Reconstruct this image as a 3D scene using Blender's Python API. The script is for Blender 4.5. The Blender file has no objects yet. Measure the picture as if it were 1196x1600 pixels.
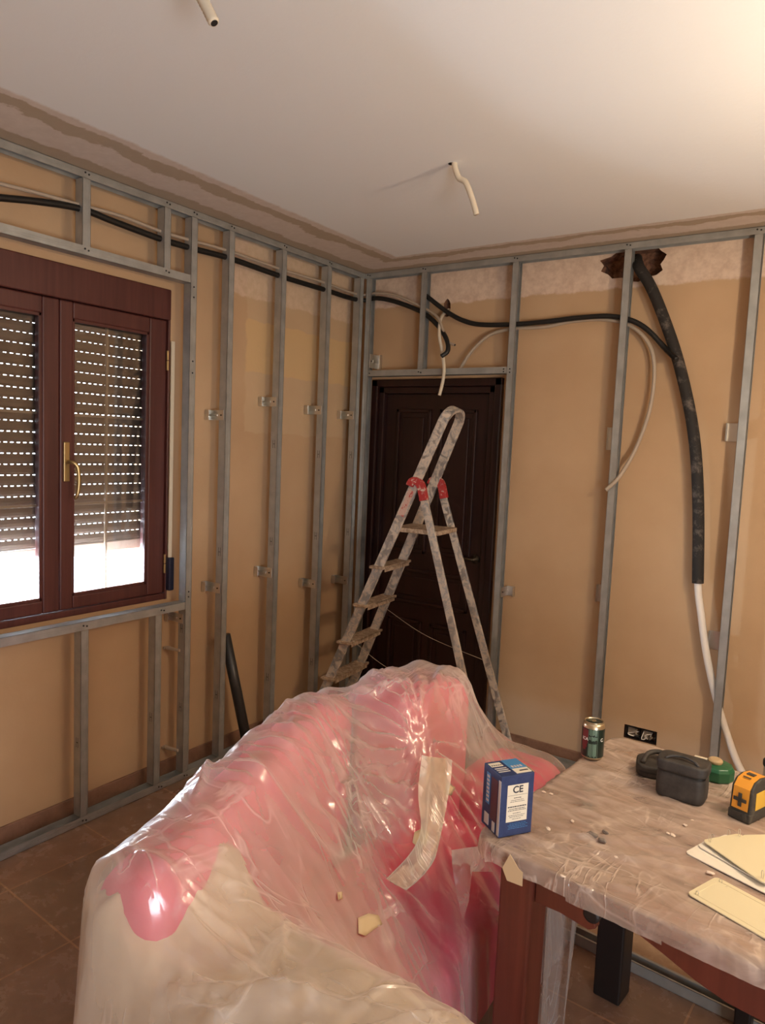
import bpy, bmesh, math, random
import numpy as np
from mathutils import Vector, Matrix, geometry, noise
random.seed(7); rng = np.random.RandomState(5)
S = bpy.context.scene; C = S.collection
PI = math.pi

# ------------------------------------------------------------------ camera
EYE = np.array([2.68295511, -3.64680271, 1.67301392]); YAW, PITCH, ROLL, FPX = -0.597729243, -0.0928632647, 0.0424504004, 1134.2937977
def cam_axes():
    ca, sa, cb, sb, cc, sc = math.cos(YAW), math.sin(YAW), math.cos(PITCH), math.sin(PITCH), math.cos(ROLL), math.sin(ROLL)
    fw = np.array([sa*cb, ca*cb, sb]); rt = np.array([ca, -sa, 0.]); up = np.cross(rt, fw)
    return cc*rt+sc*up, -sc*rt+cc*up, fw
RT, UP, FW = cam_axes()
cd = bpy.data.cameras.new('camera'); cam = bpy.data.objects.new('camera', cd); C.objects.link(cam); S.camera = cam
cd.sensor_fit = 'HORIZONTAL'; cd.sensor_width = 36.0; cd.lens = FPX*36.0/1196.0; cd.clip_start = 0.05
M = Matrix(((RT[0], UP[0], -FW[0], EYE[0]), (RT[1], UP[1], -FW[1], EYE[1]), (RT[2], UP[2], -FW[2], EYE[2]), (0, 0, 0, 1)))
cam.matrix_world = M
def at(px, py, ax, val):
    """world point on the plane coordinate[ax] = val that the survey of the photograph gives for a pixel"""
    d = FW+RT*(px-598)/FPX-UP*(py-800)/FPX
    return Vector(EYE+d*((val-EYE[ax])/d[ax]))
# ------------------------------------------------------------------ light
S.view_settings.view_transform = 'Standard'; S.view_settings.look = 'None'; S.view_settings.gamma = 1; S.view_settings.use_curve_mapping = False
S.view_settings.exposure = 0.0
W = bpy.data.worlds.new('world'); S.world = W; W.use_nodes = True
bg = W.node_tree.nodes['Background']; bg.inputs[0].default_value = (0.80, 0.90, 1.0, 1); bg.inputs[1].default_value = 9.0
def point(name, loc, power, col, r):
    l = bpy.data.lights.new(name, 'POINT'); l.energy = power; l.color = col; l.shadow_soft_size = r
    o = bpy.data.objects.new(name, l); o.location = loc; C.objects.link(o); return o
WARM = (1.0, 0.78, 0.52)
point('ceiling_lamp_bulb', (3.08, -1.50, 1.98), 35, WARM, 0.035)
point('ceiling_lamp_bulb', (3.26, -1.85, 1.96), 27, WARM, 0.035)
al = bpy.data.lights.new('rear_cool_fill', 'AREA'); al.energy = 115; al.color = (0.84, 0.92, 1.0); al.size = 1.2  # added cool fill from behind the view; the shell has no window there
ao = bpy.data.objects.new('rear_cool_fill', al); ao.location = (4.55, -4.3, 1.0); ao.rotation_euler = (0, math.radians(100), 0); C.objects.link(ao)
wl = bpy.data.lights.new('window_daylight', 'AREA'); wl.shape = 'RECTANGLE'; wl.size = 1.0; wl.size_y = 0.45; wl.energy = 430; wl.color = (0.72, 0.85, 1.0)
wo = bpy.data.objects.new('window_daylight', wl); wo.location = (-0.44, -1.93, 0.90); wo.rotation_euler = (0, math.radians(-122), 0); C.objects.link(wo)

# ------------------------------------------------------------------ materials
def mat(name, col, rough=0.6, metal=0.0, spec=0.5):
    m = bpy.data.materials.new(name); m.use_nodes = True
    b = m.node_tree.nodes['Principled BSDF']
    b.inputs['Base Color'].default_value = (*col, 1); b.inputs['Roughness'].default_value = rough; b.inputs['Metallic'].default_value = metal
    b.inputs['Specular IOR Level'].default_value = spec
    return m
class NT:
    def __init__(s, m): s.m = m; s.t = m.node_tree; s.b = s.t.nodes['Principled BSDF']; s.co = s.t.nodes.new('ShaderNodeTexCoord')
    def n(s, k, **kw):
        x = s.t.nodes.new(k)
        for a, b in kw.items():
            if a.startswith('i_'): x.inputs[a[2:].replace('_', ' ')].default_value = b
            else: setattr(x, a, b)
        return x
    def l(s, a, b): s.t.links.new(a, b)
    def noise(s, scale, detail=4, rough=0.5, dist=0.0, vec=None):
        x = s.n('ShaderNodeTexNoise'); x.inputs['Scale'].default_value = scale; x.inputs['Detail'].default_value = detail
        x.inputs['Roughness'].default_value = rough; x.inputs['Distortion'].default_value = dist
        s.l(vec if vec is not None else s.co.outputs['Object'], x.inputs['Vector']); return x.outputs['Fac']
    def ramp(s, f, stops):
        r = s.n('ShaderNodeValToRGB'); e = r.color_ramp.elements
        while len(e) < len(stops): e.new(0.5)
        for q, (p, c) in zip(e, stops): q.position = p; q.color = (*c, 1) if len(c) == 3 else c
        s.l(f, r.inputs[0]); return r.outputs[0]
    def math(s, op, a, b=None, c=None):
        x = s.n('ShaderNodeMath', operation=op)
        for i, v in enumerate((a, b, c)):
            if v is None: continue
            if isinstance(v, (int, float)): x.inputs[i].default_value = v
            else: s.l(v, x.inputs[i])
        return x.outputs[0]
    def mix(s, f, a, b, blend='MIX'):
        x = s.n('ShaderNodeMix', data_type='RGBA', blend_type=blend)
        for i, v in ((0, f), (6, a), (7, b)):
            if isinstance(v, (int, float)): x.inputs[i].default_value = v
            elif isinstance(v, tuple): x.inputs[i].default_value = (*v, 1)
            else: s.l(v, x.inputs[i])
        return x.outputs[2]
    def mapping(s, scale=(1, 1, 1), rot=(0, 0, 0), loc=(0, 0, 0)):
        x = s.n('ShaderNodeMapping'); x.inputs['Scale'].default_value = scale; x.inputs['Rotation'].default_value = rot; x.inputs['Location'].default_value = loc
        s.l(s.co.outputs['Object'], x.inputs['Vector']); return x.outputs[0]
    def bump(s, h, strength=0.3, dist=0.01, normal=None):
        x = s.n('ShaderNodeBump'); x.inputs['Strength'].default_value = strength; x.inputs['Distance'].default_value = dist
        s.l(h, x.inputs['Height'])
        if normal is not None: s.l(normal, x.inputs['Normal'])
        return x.outputs[0]
    def base(s, c): s.l(c, s.b.inputs['Base Color'])
    def xyz(s):
        x = s.n('ShaderNodeSeparateXYZ'); s.l(s.co.outputs['Object'], x.inputs[0]); return x.outputs

def smooth_step(k, v, a, b):
    r = k.n('ShaderNodeMapRange'); r.inputs['From Min'].default_value = a; r.inputs['From Max'].default_value = b
    r.interpolation_type = 'SMOOTHSTEP'; k.l(v, r.inputs['Value']); return r.outputs[0]

# painted wall, with a plaster scar where the cornice was and an older ochre patch
def wall_material(name, back):
    m = mat(name, (0.6, 0.42, 0.27), 0.75, spec=0.25); k = NT(m); X = k.xyz()
    n1 = k.noise(2.2, 4); n2 = k.noise(26, 5, 0.65); n3 = k.noise(7, 5, 0.7)
    base = k.ramp(n1, [(0.3, (0.50, 0.325, 0.185)), (0.7, (0.57, 0.385, 0.228))])
    zz = k.math('ADD', X[2], k.math('MULTIPLY', k.math('SUBTRACT', n3, 0.5), 0.06))
    if back:
        f = smooth_step(k, zz, 2.50, 2.515)
        scar = k.ramp(n2, [(0.35, (0.62, 0.46, 0.35)), (0.65, (0.76, 0.60, 0.47))])
        c = k.mix(f, base, scar)
        # faint trowelled repair around outlet height
        g = k.math('MULTIPLY', smooth_step(k, zz, 0.34, 0.22), 0.3)
        c = k.mix(g, c, (0.66, 0.54, 0.42))
    else:
        fy = smooth_step(k, X[1], -0.98, -0.96); fz = smooth_step(k, zz, 2.405, 2.42)
        scar = k.ramp(n2, [(0.35, (0.60, 0.43, 0.29)), (0.65, (0.70, 0.52, 0.38))])
        c = k.mix(k.math('MULTIPLY', fy, fz), base, scar)
        py = smooth_step(k, k.math('ADD', X[1], k.math('MULTIPLY', n3, 0.08)), -0.84, -0.82)
        pz = k.math('MULTIPLY', smooth_step(k, zz, 2.02, 2.03), smooth_step(k, zz, 2.30, 2.29))
        c = k.mix(k.math('MULTIPLY', k.math('MULTIPLY', py, pz), 0.75), c, (0.66, 0.42, 0.18))
        qy = smooth_step(k, zz, 1.7, 1.71)
        c = k.mix(k.math('MULTIPLY', k.math('MULTIPLY', py, qy), 0.22), c, (0.70, 0.56, 0.36))
    c = k.mix(k.math('MULTIPLY', smooth_step(k, n2, 0.62, 0.75), 0.18), c, (0.45, 0.32, 0.22))
    k.base(c); k.l(k.bump(k.noise(60, 3), 0.12, 0.004), k.b.inputs['Normal'])
    return m
def ceiling_material():
    m = mat('ceiling_paint', (0.8, 0.77, 0.72), 0.8, spec=0.2); k = NT(m); X = k.xyz()
    n = k.noise(5, 6, 0.65); nf = k.noise(22, 5, 0.7); ns = k.noise(1.3, 2)
    w = k.math('MULTIPLY', k.math('SUBTRACT', n, 0.5), 0.10)
    w2 = k.math('MULTIPLY', k.math('SUBTRACT', nf, 0.5), 0.035)
    dx = k.math('ADD', k.math('ADD', X[0], w), w2)
    dy = k.math('ADD', k.math('ADD', k.math('MULTIPLY', X[1], -1.55), w), w2)
    d = k.math('MINIMUM', dx, dy)
    tan = k.mix(nf, (0.42, 0.34, 0.26), (0.48, 0.40, 0.31)); rough = k.mix(nf, (0.56, 0.49, 0.44), (0.74, 0.67, 0.62))
    white = k.mix(ns, (0.79, 0.81, 0.83), (0.82, 0.84, 0.86))
    c = k.mix(smooth_step(k, d, 0.085, 0.10), tan, rough)
    c = k.mix(smooth_step(k, k.math('ADD', d, k.math('MULTIPLY', w, 1.2)), 0.25, 0.265), c, tan)
    c = k.mix(smooth_step(k, d, 0.335, 0.345), c, rough)
    c = k.mix(smooth_step(k, k.math('SUBTRACT', d, k.math('MULTIPLY', w, 0.8)), 0.375, 0.40), c, white)
    k.base(c)
    k.l(k.bump(nf, 0.25, 0.006), k.b.inputs['Normal'])
    return m
def floor_material():
    m = mat('floor_tile', (0.2, 0.12, 0.08), 0.32, spec=0.5); k = NT(m)
    br = k.n('ShaderNodeTexBrick', offset=0.0, squash=1.0)
    br.inputs['Scale'].default_value = 1; br.inputs['Brick Width'].default_value = 0.42; br.inputs['Row Height'].default_value = 0.42
    br.inputs['Mortar Size'].default_value = 0.004; br.inputs['Mortar Smooth'].default_value = 0.2
    br.inputs['Color1'].default_value = (0.9, 0.9, 0.9, 1); br.inputs['Color2'].default_value = (1.05, 1.0, 1.0, 1); br.inputs['Mortar'].default_value = (1.45, 1.35, 1.2, 1)
    k.l(k.mapping(rot=(0, 0, math.radians(3)), loc=(0.1, 0.2, 0)), br.inputs['Vector'])
    n = k.noise(9, 6, 0.7, 0.4); n2 = k.noise(2.5, 4)
    c = k.ramp(n, [(0.3, (0.20, 0.115, 0.068)), (0.7, (0.33, 0.20, 0.13))])
    c = k.mix(0.35, c, k.ramp(n2, [(0.35, (0.18, 0.105, 0.065)), (0.7, (0.38, 0.26, 0.17))]))
    k.base(k.mix(1.0, c, br.outputs['Color'], 'MULTIPLY'))
    k.l(k.ramp(n, [(0.2, (0.17,)*3), (0.8, (0.34,)*3)]), k.b.inputs['Roughness'])
    k.l(k.bump(k.math('SUBTRACT', 1.0, br.outputs['Fac']), 0.4, 0.002), k.b.inputs['Normal'])
    return m
def wood_material(name, a, b, rough=0.4, axis=2, scale=1.0):
    m = mat(name, a, rough); k = NT(m)
    sc = [30*scale]*3; sc[axis] = 1.6*scale
    n = k.noise(1.0, 5, 0.6, 0.3, k.mapping(scale=tuple(sc)))
    k.base(k.ramp(n, [(0.3, a), (0.7, b)])); k.l(k.bump(n, 0.12, 0.002), k.b.inputs['Normal'])
    return m
def steel_material():
    m = mat('galvanised_steel', (0.4, 0.4, 0.39), 0.42, 0.55); k = NT(m)
    n = k.noise(14, 3); k.base(k.ramp(n, [(0.3, (0.36, 0.365, 0.35)), (0.7, (0.47, 0.48, 0.46))]))
    k.l(k.ramp(k.noise(5, 2), [(0.3, (0.34,)*3), (0.7, (0.48,)*3)]), k.b.inputs['Roughness'])
    return m
M_WL = wall_material('left_wall_paint', False); M_WB = wall_material('back_wall_paint', True)
M_CEIL = ceiling_material(); M_FLOOR = floor_material(); M_STEEL = steel_material()
M_BRACKET = mat('bracket_zinc', (0.62, 0.60, 0.55), 0.28, 0.9)
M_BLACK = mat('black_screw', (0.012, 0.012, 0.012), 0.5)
M_SLOT = mat('slot_dark', (0.05, 0.045, 0.04), 0.8)
def tile_base():
    m = mat('terracotta_skirting', (0.2, 0.1, 0.07), 0.5); k = NT(m)
    k.base(k.ramp(k.noise(11, 5, 0.7), [(0.3, (0.20, 0.105, 0.065)), (0.7, (0.34, 0.19, 0.125))])); return m
M_BASE = tile_base()
M_WIN = wood_material('window_mahogany', (0.060, 0.015, 0.013), (0.105, 0.030, 0.024), 0.42)
M_DOOR = wood_material('door_mahogany', (0.013, 0.0035, 0.003), (0.026, 0.007, 0.0055), 0.38)
M_TABLE = wood_material('table_red_wood', (0.085, 0.018, 0.010), (0.14, 0.032, 0.018), 0.38)
M_TTOP = wood_material('table_top_wood', (0.25, 0.12, 0.08), (0.38, 0.20, 0.14), 0.35, axis=0, scale=0.4)
M_DARK_SHADED = mat('dark_and_shaded_wood', (0.012, 0.008, 0.007), 0.5)
M_BRASS = mat('aged_brass', (0.45, 0.33, 0.16), 0.35, 0.9)
M_RUBBER = mat('black_conduit', (0.012, 0.011, 0.010), 0.45)
M_GREYPIPE = mat('grey_conduit', (0.42, 0.34, 0.26), 0.5)
M_WHITEPIPE = mat('white_pipe', (0.80, 0.74, 0.66), 0.4)
M_CREAMPIPE = mat('cream_conduit', (0.66, 0.58, 0.45), 0.5)
def foam():
    m = mat('foam_insulation', (0.02, 0.02, 0.02), 0.8); k = NT(m)
    k.base(k.ramp(k.noise(14, 5, 0.75), [(0.52, (0.018, 0.015, 0.013)), (0.72, (0.16, 0.13, 0.11))])); return m
M_FOAM = foam()
def brick_raw():
    m = mat('raw_brick', (0.2, 0.08, 0.04), 0.95); k = NT(m)
    k.base(k.ramp(k.noise(18, 6, 0.75), [(0.3, (0.07, 0.03, 0.018)), (0.7, (0.42, 0.20, 0.11))])); k.l(k.bump(k.noise(40, 4), 0.8, 0.02), k.b.inputs['Normal']); return m
M_BRICK = brick_raw()

# ------------------------------------------------------------------ mesh helpers
class MB:
    """collects shapes into ONE mesh object"""
    def __init__(s): s.v = []; s.f = []; s.mi = []
    def add(s, vs, fs, mi=0):
        o = len(s.v); s.v += [tuple(p) for p in vs]; s.f += [tuple(i+o for i in f) for f in fs]; s.mi += [mi]*len(fs); return s
    def box(s, a, b, mi=0):
        (x0, y0, z0), (x1, y1, z1) = a, b
        x0, x1 = sorted((x0, x1)); y0, y1 = sorted((y0, y1)); z0, z1 = sorted((z0, z1))
        return s.add([(x0,y0,z0),(x1,y0,z0),(x1,y1,z0),(x0,y1,z0),(x0,y0,z1),(x1,y0,z1),(x1,y1,z1),(x0,y1,z1)],
                     [(3,2,1,0),(4,5,6,7),(0,1,5,4),(1,2,6,5),(2,3,7,6),(3,0,4,7)], mi)
    def prism(s, poly, z0, z1, mi=0, fn=None):
        n = len(poly); fn = fn or (lambda x, y, z: (x, y, z))
        return s.add([fn(x, y, z0) for x, y in poly]+[fn(x, y, z1) for x, y in poly],
                     [tuple(range(n-1, -1, -1)), tuple(range(n, 2*n))]+[(i, (i+1) % n, n+(i+1) % n, n+i) for i in range(n)], mi)
    def tube(s, pts, r, n=12, cap=True, mi=0, flat=None, hollow=False):
        pts = [Vector(p) for p in pts]; rr = r if hasattr(r, '__len__') else [r]*len(pts)
        up = Vector((0.13, 0.21, 0.97)); o = len(s.v); prev = None
        for i, p in enumerate(pts):
            t = (pts[min(i+1, len(pts)-1)]-pts[max(i-1, 0)]).normalized()
            if prev is None:
                a = t.cross(up); a = a.normalized() if a.length > 1e-3 else t.orthogonal().normalized()
            else: a = (prev-t*prev.dot(t)).normalized()
            prev = a; b = t.cross(a)
            for k in range(n):
                q = 2*PI*k/n; s.v.append(tuple(p+(a*math.cos(q)+b*math.sin(q))*rr[i]))
        m = len(pts)
        for i in range(m-1):
            for k in range(n):
                s.f.append((o+i*n+k, o+i*n+(k+1) % n, o+(i+1)*n+(k+1) % n, o+(i+1)*n+k)); s.mi.append(mi)
        if cap and not hollow:
            s.f.append(tuple(o+k for k in range(n-1, -1, -1))); s.f.append(tuple(o+(m-1)*n+k for k in range(n))); s.mi += [mi, mi]
        return s
    def lathe(s, prof, c, n=32, mi=0, mis=None):
        o = len(s.v); cx, cy, cz = c
        for r, z in prof:
            for k in range(n): q = 2*PI*k/n; s.v.append((cx+r*math.cos(q), cy+r*math.sin(q), cz+z))
        for i in range(len(prof)-1):
            for k in range(n):
                s.f.append((o+i*n+k, o+i*n+(k+1) % n, o+(i+1)*n+(k+1) % n, o+(i+1)*n+k)); s.mi.append(mis[i] if mis else mi)
        s.f.append(tuple(o+k for k in range(n-1, -1, -1))); s.f.append(tuple(o+(len(prof)-1)*n+k for k in range(n))); s.mi += [mi, mi]
        return s
    def xf(s, mtx):
        s.v = [tuple(mtx @ Vector(p)) for p in s.v]; return s
    def build(s, name, m, parent=None, smooth=False, bevel=0.0, seg=2):
        me = bpy.data.meshes.new(name); me.from_pydata(s.v, [], s.f)
        for x in (m if isinstance(m, (list, tuple)) else [m]): me.materials.append(x)
        me.polygons.foreach_set('material_index', s.mi)
        me.validate(); me.update()
        bm = bmesh.new(); bm.from_mesh(me); bmesh.ops.recalc_face_normals(bm, faces=bm.faces)
        bm.to_mesh(me); bm.free()
        if smooth: me.polygons.foreach_set('use_smooth', [True]*len(me.polygons))
        o = bpy.data.objects.new(name, me); C.objects.link(o)
        if bevel:
            b = o.modifiers.new('bevel', 'BEVEL'); b.width = bevel; b.segments = seg; b.limit_method = 'ANGLE'
            if smooth: b.harden_normals = False
        if parent is not None: o.parent = parent; o.matrix_parent_inverse = parent.matrix_basis.inverted() if parent.type == 'EMPTY' and False else Matrix.Identity(4)
        return o
def tag(o, label, cat, group=None, kind=None):
    if label: o['label'] = label
    if cat: o['category'] = cat
    if group: o['group'] = group
    if kind: o['kind'] = kind
    return o
def struct(o): o['kind'] = 'structure'; return o
def thing(name, label, cat, loc=(0, 0, 0), rz=0, group=None):
    o = bpy.data.objects.new(name, None); C.objects.link(o); o.location = loc; o.rotation_euler = (0, 0, rz); o.empty_display_size = 0.05
    return tag(o, label, cat, group)
def local(o):
    return (Matrix.Translation(o.location) @ Matrix.Rotation(o.rotation_euler[2], 4, 'Z')).inverted()
def copy_tree(o, parent=None):
    c = o.copy(); C.objects.link(c)
    if parent is not None: c.parent = parent
    for ch in [q for q in bpy.data.objects if q.parent == o]: copy_tree(ch, c)
    return c
def spline(pts, step=0.01):
    P = [Vector(p) for p in pts]; P = [P[0]*2-P[1]]+P+[P[-1]*2-P[-2]]; out = []
    for i in range(1, len(P)-2):
        a, b, c, d = P[i-1:i+3]; n = max(2, int((c-b).length/step))
        for j in range(n):
            t = j/n; out.append(0.5*((2*b)+(-a+c)*t+(2*a-5*b+4*c-d)*t*t+(-a+3*b-3*c+d)*t**3))
    out.append(P[-2]); return out

# ------------------------------------------------------------------ room shell
XW, YW, H = -0.12, 0.10, 2.70        # wall faces; the steel frame's face is x = 0 / y = 0
XR, YN = 4.6, -5.4
WY0, WY1, WZ0, WZ1 = -2.475, -1.372, 0.885, 2.345      # window opening
DX0, DX1, DZ = 0.03, 0.915, 2.07                       # door opening
def wall_sheet(name, outer, holes, fn, m, depth, deep):
    """flat wall with real openings; each opening gets reveals of its depth"""
    mb = MB(); polys = [[Vector((a, b, 0)) for a, b in outer]]+[[Vector((a, b, 0)) for a, b in h] for h in holes]
    flat = [p for q in polys for p in q]; tri = geometry.tessellate_polygon(polys)
    mb.add([fn(p.x, p.y, 0) for p in flat], [tuple(t) for t in tri])
    for h, dd, mi, back in zip(holes, depth, deep[0], deep[1]):
        n = len(h)
        mb.add([fn(a, b, 0) for a, b in h]+[fn(a, b, dd) for a, b in h], [(i, (i+1) % n, n+(i+1) % n, n+i) for i in range(n)], mi)
        if back: mb.add([fn(a, b, dd) for a, b in h], [tuple(range(n))], mi)
    return struct(mb.build(name, m))
wall_sheet('wall_left', [(YN, 0), (YW, 0), (YW, H), (YN, H)], [[(WY0, WZ0), (WY1, WZ0), (WY1, WZ1), (WY0, WZ1)]],
           lambda a, b, d: (XW-d, a, b), [M_WL, M_BRICK], [0.26], ([0], [False]))
def ragged(cx, cz, rx, rz, n, amp, seed, clipz=None):
    r = random.Random(seed); out = []
    for i in range(n):
        q = 2*PI*i/n; k = 1+r.uniform(-amp, amp); z = cz+rz*k*math.sin(q)
        out.append((cx+rx*k*math.cos(q), min(z, clipz) if clipz else z))
    return out
hole_big = ragged(1.585, 2.625, 0.155, 0.085, 22, 0.18, 3, 2.690)
hole_small = ragged(0.525, 2.475, 0.022, 0.045, 12, 0.25, 5)
OX0, OX1, OZ0, OZ1 = 1.705, 1.868, 0.215, 0.285
wall_sheet('wall_back', [(XW, 0), (XR, 0), (XR, H), (XW, H)],
           [hole_big, hole_small, [(OX0, OZ0), (OX1, OZ0), (OX1, OZ1), (OX0, OZ1)], [(DX0, 0.002), (DX1, 0.002), (DX1, DZ), (DX0, DZ)]],
           lambda a, b, d: (a, YW+d, b), [M_WB, M_BRICK], [0.10, 0.05, 0.045, 0.12], ([1, 1, 1, 0], [True, True, True, False]))
struct(MB().box((XR, YN, 0), (XR+0.1, YW, H)).build('wall_right', M_WB))
struct(MB().box((XW, YN-0.1, 0), (XR, YN, H)).build('wall_front', M_WL))
struct(MB().box((-0.5, YN-0.1, -0.1), (XR+0.1, 0.6, 0)).build('floor', M_FLOOR))
# ceiling slab with the two small cable holes left as dark grommets on the pipes
struct(MB().box((XW-0.3, YN-0.1, H), (XR+0.1, 0.6, H+0.1)).build('ceiling', M_CEIL))
struct(MB().box((XW, -5.3, 0), (XW+0.012, YW, 0.072)).build('baseboard_left', M_BASE, bevel=0.003))
struct(MB().box((0.93, YW-0.012, 0), (XR, YW, 0.072)).build('baseboard_back', M_BASE, bevel=0.003))

# ------------------------------------------------------------------ window
def sash(root, y0, y1, z0, z1, g0, g1, gz0, gz1, name):
    f = MB(); x0, x1 = -0.175, -0.115
    f.box((x0, y0, z0), (x1, g0, z1)).box((x0, g1, z0), (x1, y1, z1)).box((x0, g0, z0), (x1, g1, gz0)).box((x0, g0, gz1), (x1, g1, z1))
    s_ = f.build(name, M_WIN, root, bevel=0.006)
    b = MB(); d = 0.012                                                          # inner glazing bead
    b.box((-0.128, g0-0.006, gz0-0.006), (-0.121, g0+d, gz1+0.006)).box((-0.128, g1-d, gz0-0.006), (-0.121, g1+0.006, gz1+0.006))
    b.box((-0.128, g0, gz0-0.006), (-0.121, g1, gz0+d)).box((-0.128, g0, gz1-d), (-0.121, g1, gz1+0.006))
    b.build('glazing_bead', M_WIN, s_, bevel=0.002)
    g = MB(); g.box((-0.150, g0-0.004, gz0-0.004), (-0.144, g1+0.004, gz1+0.004)); g.build('glass_pane', M_GLASS, s_)
    m = MB(); yc = (g0+g1)/2
    m.box((-0.168, yc-0.005, gz0), (-0.158, yc+0.005, gz1))
    for k in (1, 2): z = gz0+(gz1-gz0)*k/3*0.98+0.01; m.box((-0.167, g0, z-0.005), (-0.159, g1, z+0.005))
    m.build('glazing_bar', M_BAR, s_)
    return s_
def glass_material():
    m = bpy.data.materials.new('window_glass'); m.use_nodes = True; t = m.node_tree; t.nodes.remove(t.nodes['Principled BSDF'])
    tr = t.nodes.new('ShaderNodeBsdfTransparent'); gl = t.nodes.new('ShaderNodeBsdfGlossy'); gl.inputs['Roughness'].default_value = 0.02
    fr = t.nodes.new('ShaderNodeFresnel'); fr.inputs[0].default_value = 1.5; mx = t.nodes.new('ShaderNodeMixShader'); mu = t.nodes.new('ShaderNodeMath'); mu.operation = 'MULTIPLY'; mu.inputs[1].default_value = 1.4
    t.links.new(fr.outputs[0], mu.inputs[0]); t.links.new(mu.outputs[0], mx.inputs[0]); t.links.new(tr.outputs[0], mx.inputs[1]); t.links.new(gl.outputs[0], mx.inputs[2])
    t.links.new(mx.outputs[0], t.nodes['Material Output'].inputs[0]); return m
M_GLASS = glass_material(); M_BAR = mat('glazing_bar_brown', (0.20, 0.14, 0.09), 0.5)
wn = thing('window_1', None, None); struct(wn)
fr = MB()
fr.box((-0.20, WY0, WZ0), (-0.110, WY0+0.035, WZ1)).box((-0.20, WY1-0.012, WZ0), (-0.104, WY1, WZ1))
fr.box((-0.20, WY0, WZ0), (-0.112, WY1, WZ0+0.03))
fr.build('window_frame', M_WIN, wn, bevel=0.004)
MB().box((-0.26, WY0+0.001, 2.205), (-0.100, WY1-0.001, WZ1-0.001)).build('shutter_box', M_WIN, wn, bevel=0.005)
YC = -1.922
for (y0, y1, g0, g1, nm) in ((YC+0.001, WY1-0.014, -1.862, -1.480, 'window_sash'), (WY0+0.037, YC-0.001, -2.376, -1.996, 'window_sash')):
    s_ = sash(wn, y0, y1, 0.917, 2.203, g0, g1, 0.972, 2.135, nm)
    if g0 > -1.9:
        h = MB(); hy = -1.895
        h.box((-0.115, hy-0.014, 1.462), (-0.105, hy+0.014, 1.628)); ho = h.build('handle', M_BRASS, s_, bevel=0.004)
        l_ = MB(); l_.tube(spline([(-0.108, hy, 1.545), (-0.075, hy+0.004, 1.545), (-0.066, hy+0.022, 1.528), (-0.064, hy+0.028, 1.47), (-0.068, hy+0.024, 1.41), (-0.078, hy+0.018, 1.395)]), 0.0085, 10)
        l_.build('lever', M_BRASS, ho, smooth=True)
        for z in (2.02, 1.06):
            MB().tube([(-0.108, WY1-0.013, z-0.045), (-0.108, WY1-0.013, z-0.002)], 0.006, 10).tube([(-0.108, WY1-0.013, z+0.002), (-0.108, WY1-0.013, z+0.045)], 0.006, 10).build('hinge', M_BRASS, s_, smooth=False)
# roller shutter outside the glass, half let down
def shutter_material():
    m = mat('shutter_pvc', (0.14, 0.09, 0.065), 0.55, spec=0.3); k = NT(m)
    k.base(k.mix(k.noise(3, 2), (0.09, 0.06, 0.045), (0.12, 0.085, 0.06))); return m
M_SHUT = shutter_material(); M_SHUTB = mat('shutter_bottom_bar', (0.55, 0.42, 0.33), 0.5)
sh = thing('roller_shutter', 'brown slatted roller shutter let three quarters down outside the window, daylight in its slots', 'shutter', (-0.225, YC, 1.13))
SY0, SY1 = WY0+0.03, WY1-0.012
pitch = 0.0445; n_sl = 24
for i in range(n_sl):
    z0 = 1.13+0.045+i*pitch-1.13
    b = MB(); a0 = SY0-YC; a1 = SY1-YC
    prof = [(-0.002, 0.0), (0.004, 0.010), (0.005, 0.022), (0.002, 0.0405)]      # gently bowed slat
    back = [(-0.010, 0.0405), (-0.008, 0.022), (-0.009, 0.010), (-0.012, 0.0)]
    b.prism([(x, z) for x, z in prof+back], a0, a1, fn=lambda x, z, y, z0=z0: (x, y, z0+z))
    y = a0+0.012+(0.014 if i % 2 else 0)                                           # tongues between the light slots
    b.box((-0.008, a0, z0+0.040), (-0.002, y, z0+pitch+0.0005))
    while y < a1-0.01:
        b.box((-0.008, y+0.0165, z0+0.040), (-0.002, min(y+0.027, a1), z0+pitch+0.0005)); y += 0.027
    b.build('shutter_slat', M_SHUT, sh)
MB().box((-0.012, SY0-YC, 0.0), (0.006, SY1-YC, 0.044)).build('bottom_bar', M_SHUTB, sh, bevel=0.004)
for s_ in (0, 1):
    y = (SY0-0.012, SY1-0.010)[s_]-YC
    MB().box((-0.022, y-0.006, -0.24), (0.014, y+0.022, 1.2)).build('guide_rail', M_SHUTB, sh)
# strap and winder beside the frame
st = thing('shutter_strap', 'beige lifting strap running down the right side of the window into a dark winder', 'strap', (-0.095, WY1+0.008, 0.93))
MB().box((0.000, -0.012, 0.12), (0.002, 0.008, 1.18)).build('strap', M_CREAMPIPE, st)
MB().box((-0.024, -0.016, 0.0), (0.016, 0.014, 0.16)).build('winder', mat('winder_navy', (0.012, 0.016, 0.035), 0.3), st, bevel=0.005)
# wrought grille outside
gr = thing('window_grille', 'pale metal bars outside the window, faint in the daylight below the shutter', 'grille', (-0.34, YC, 0.9))
M_PALE = mat('pale_metal', (0.6, 0.62, 0.66), 0.5)
g = MB(); g.box((-0.008, -0.56, 0.20), (0.008, 0.56, 0.215)); g.box((-0.008, -0.56, 0.02), (0.008, 0.56, 0.035)); g.build('rail', M_PALE, gr)
for i in range(9): y = -0.5+i*0.125; MB().tube([(0, y, 0.03), (0, y, 0.21)], 0.006, 8).build('bar', M_PALE, gr)

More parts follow.
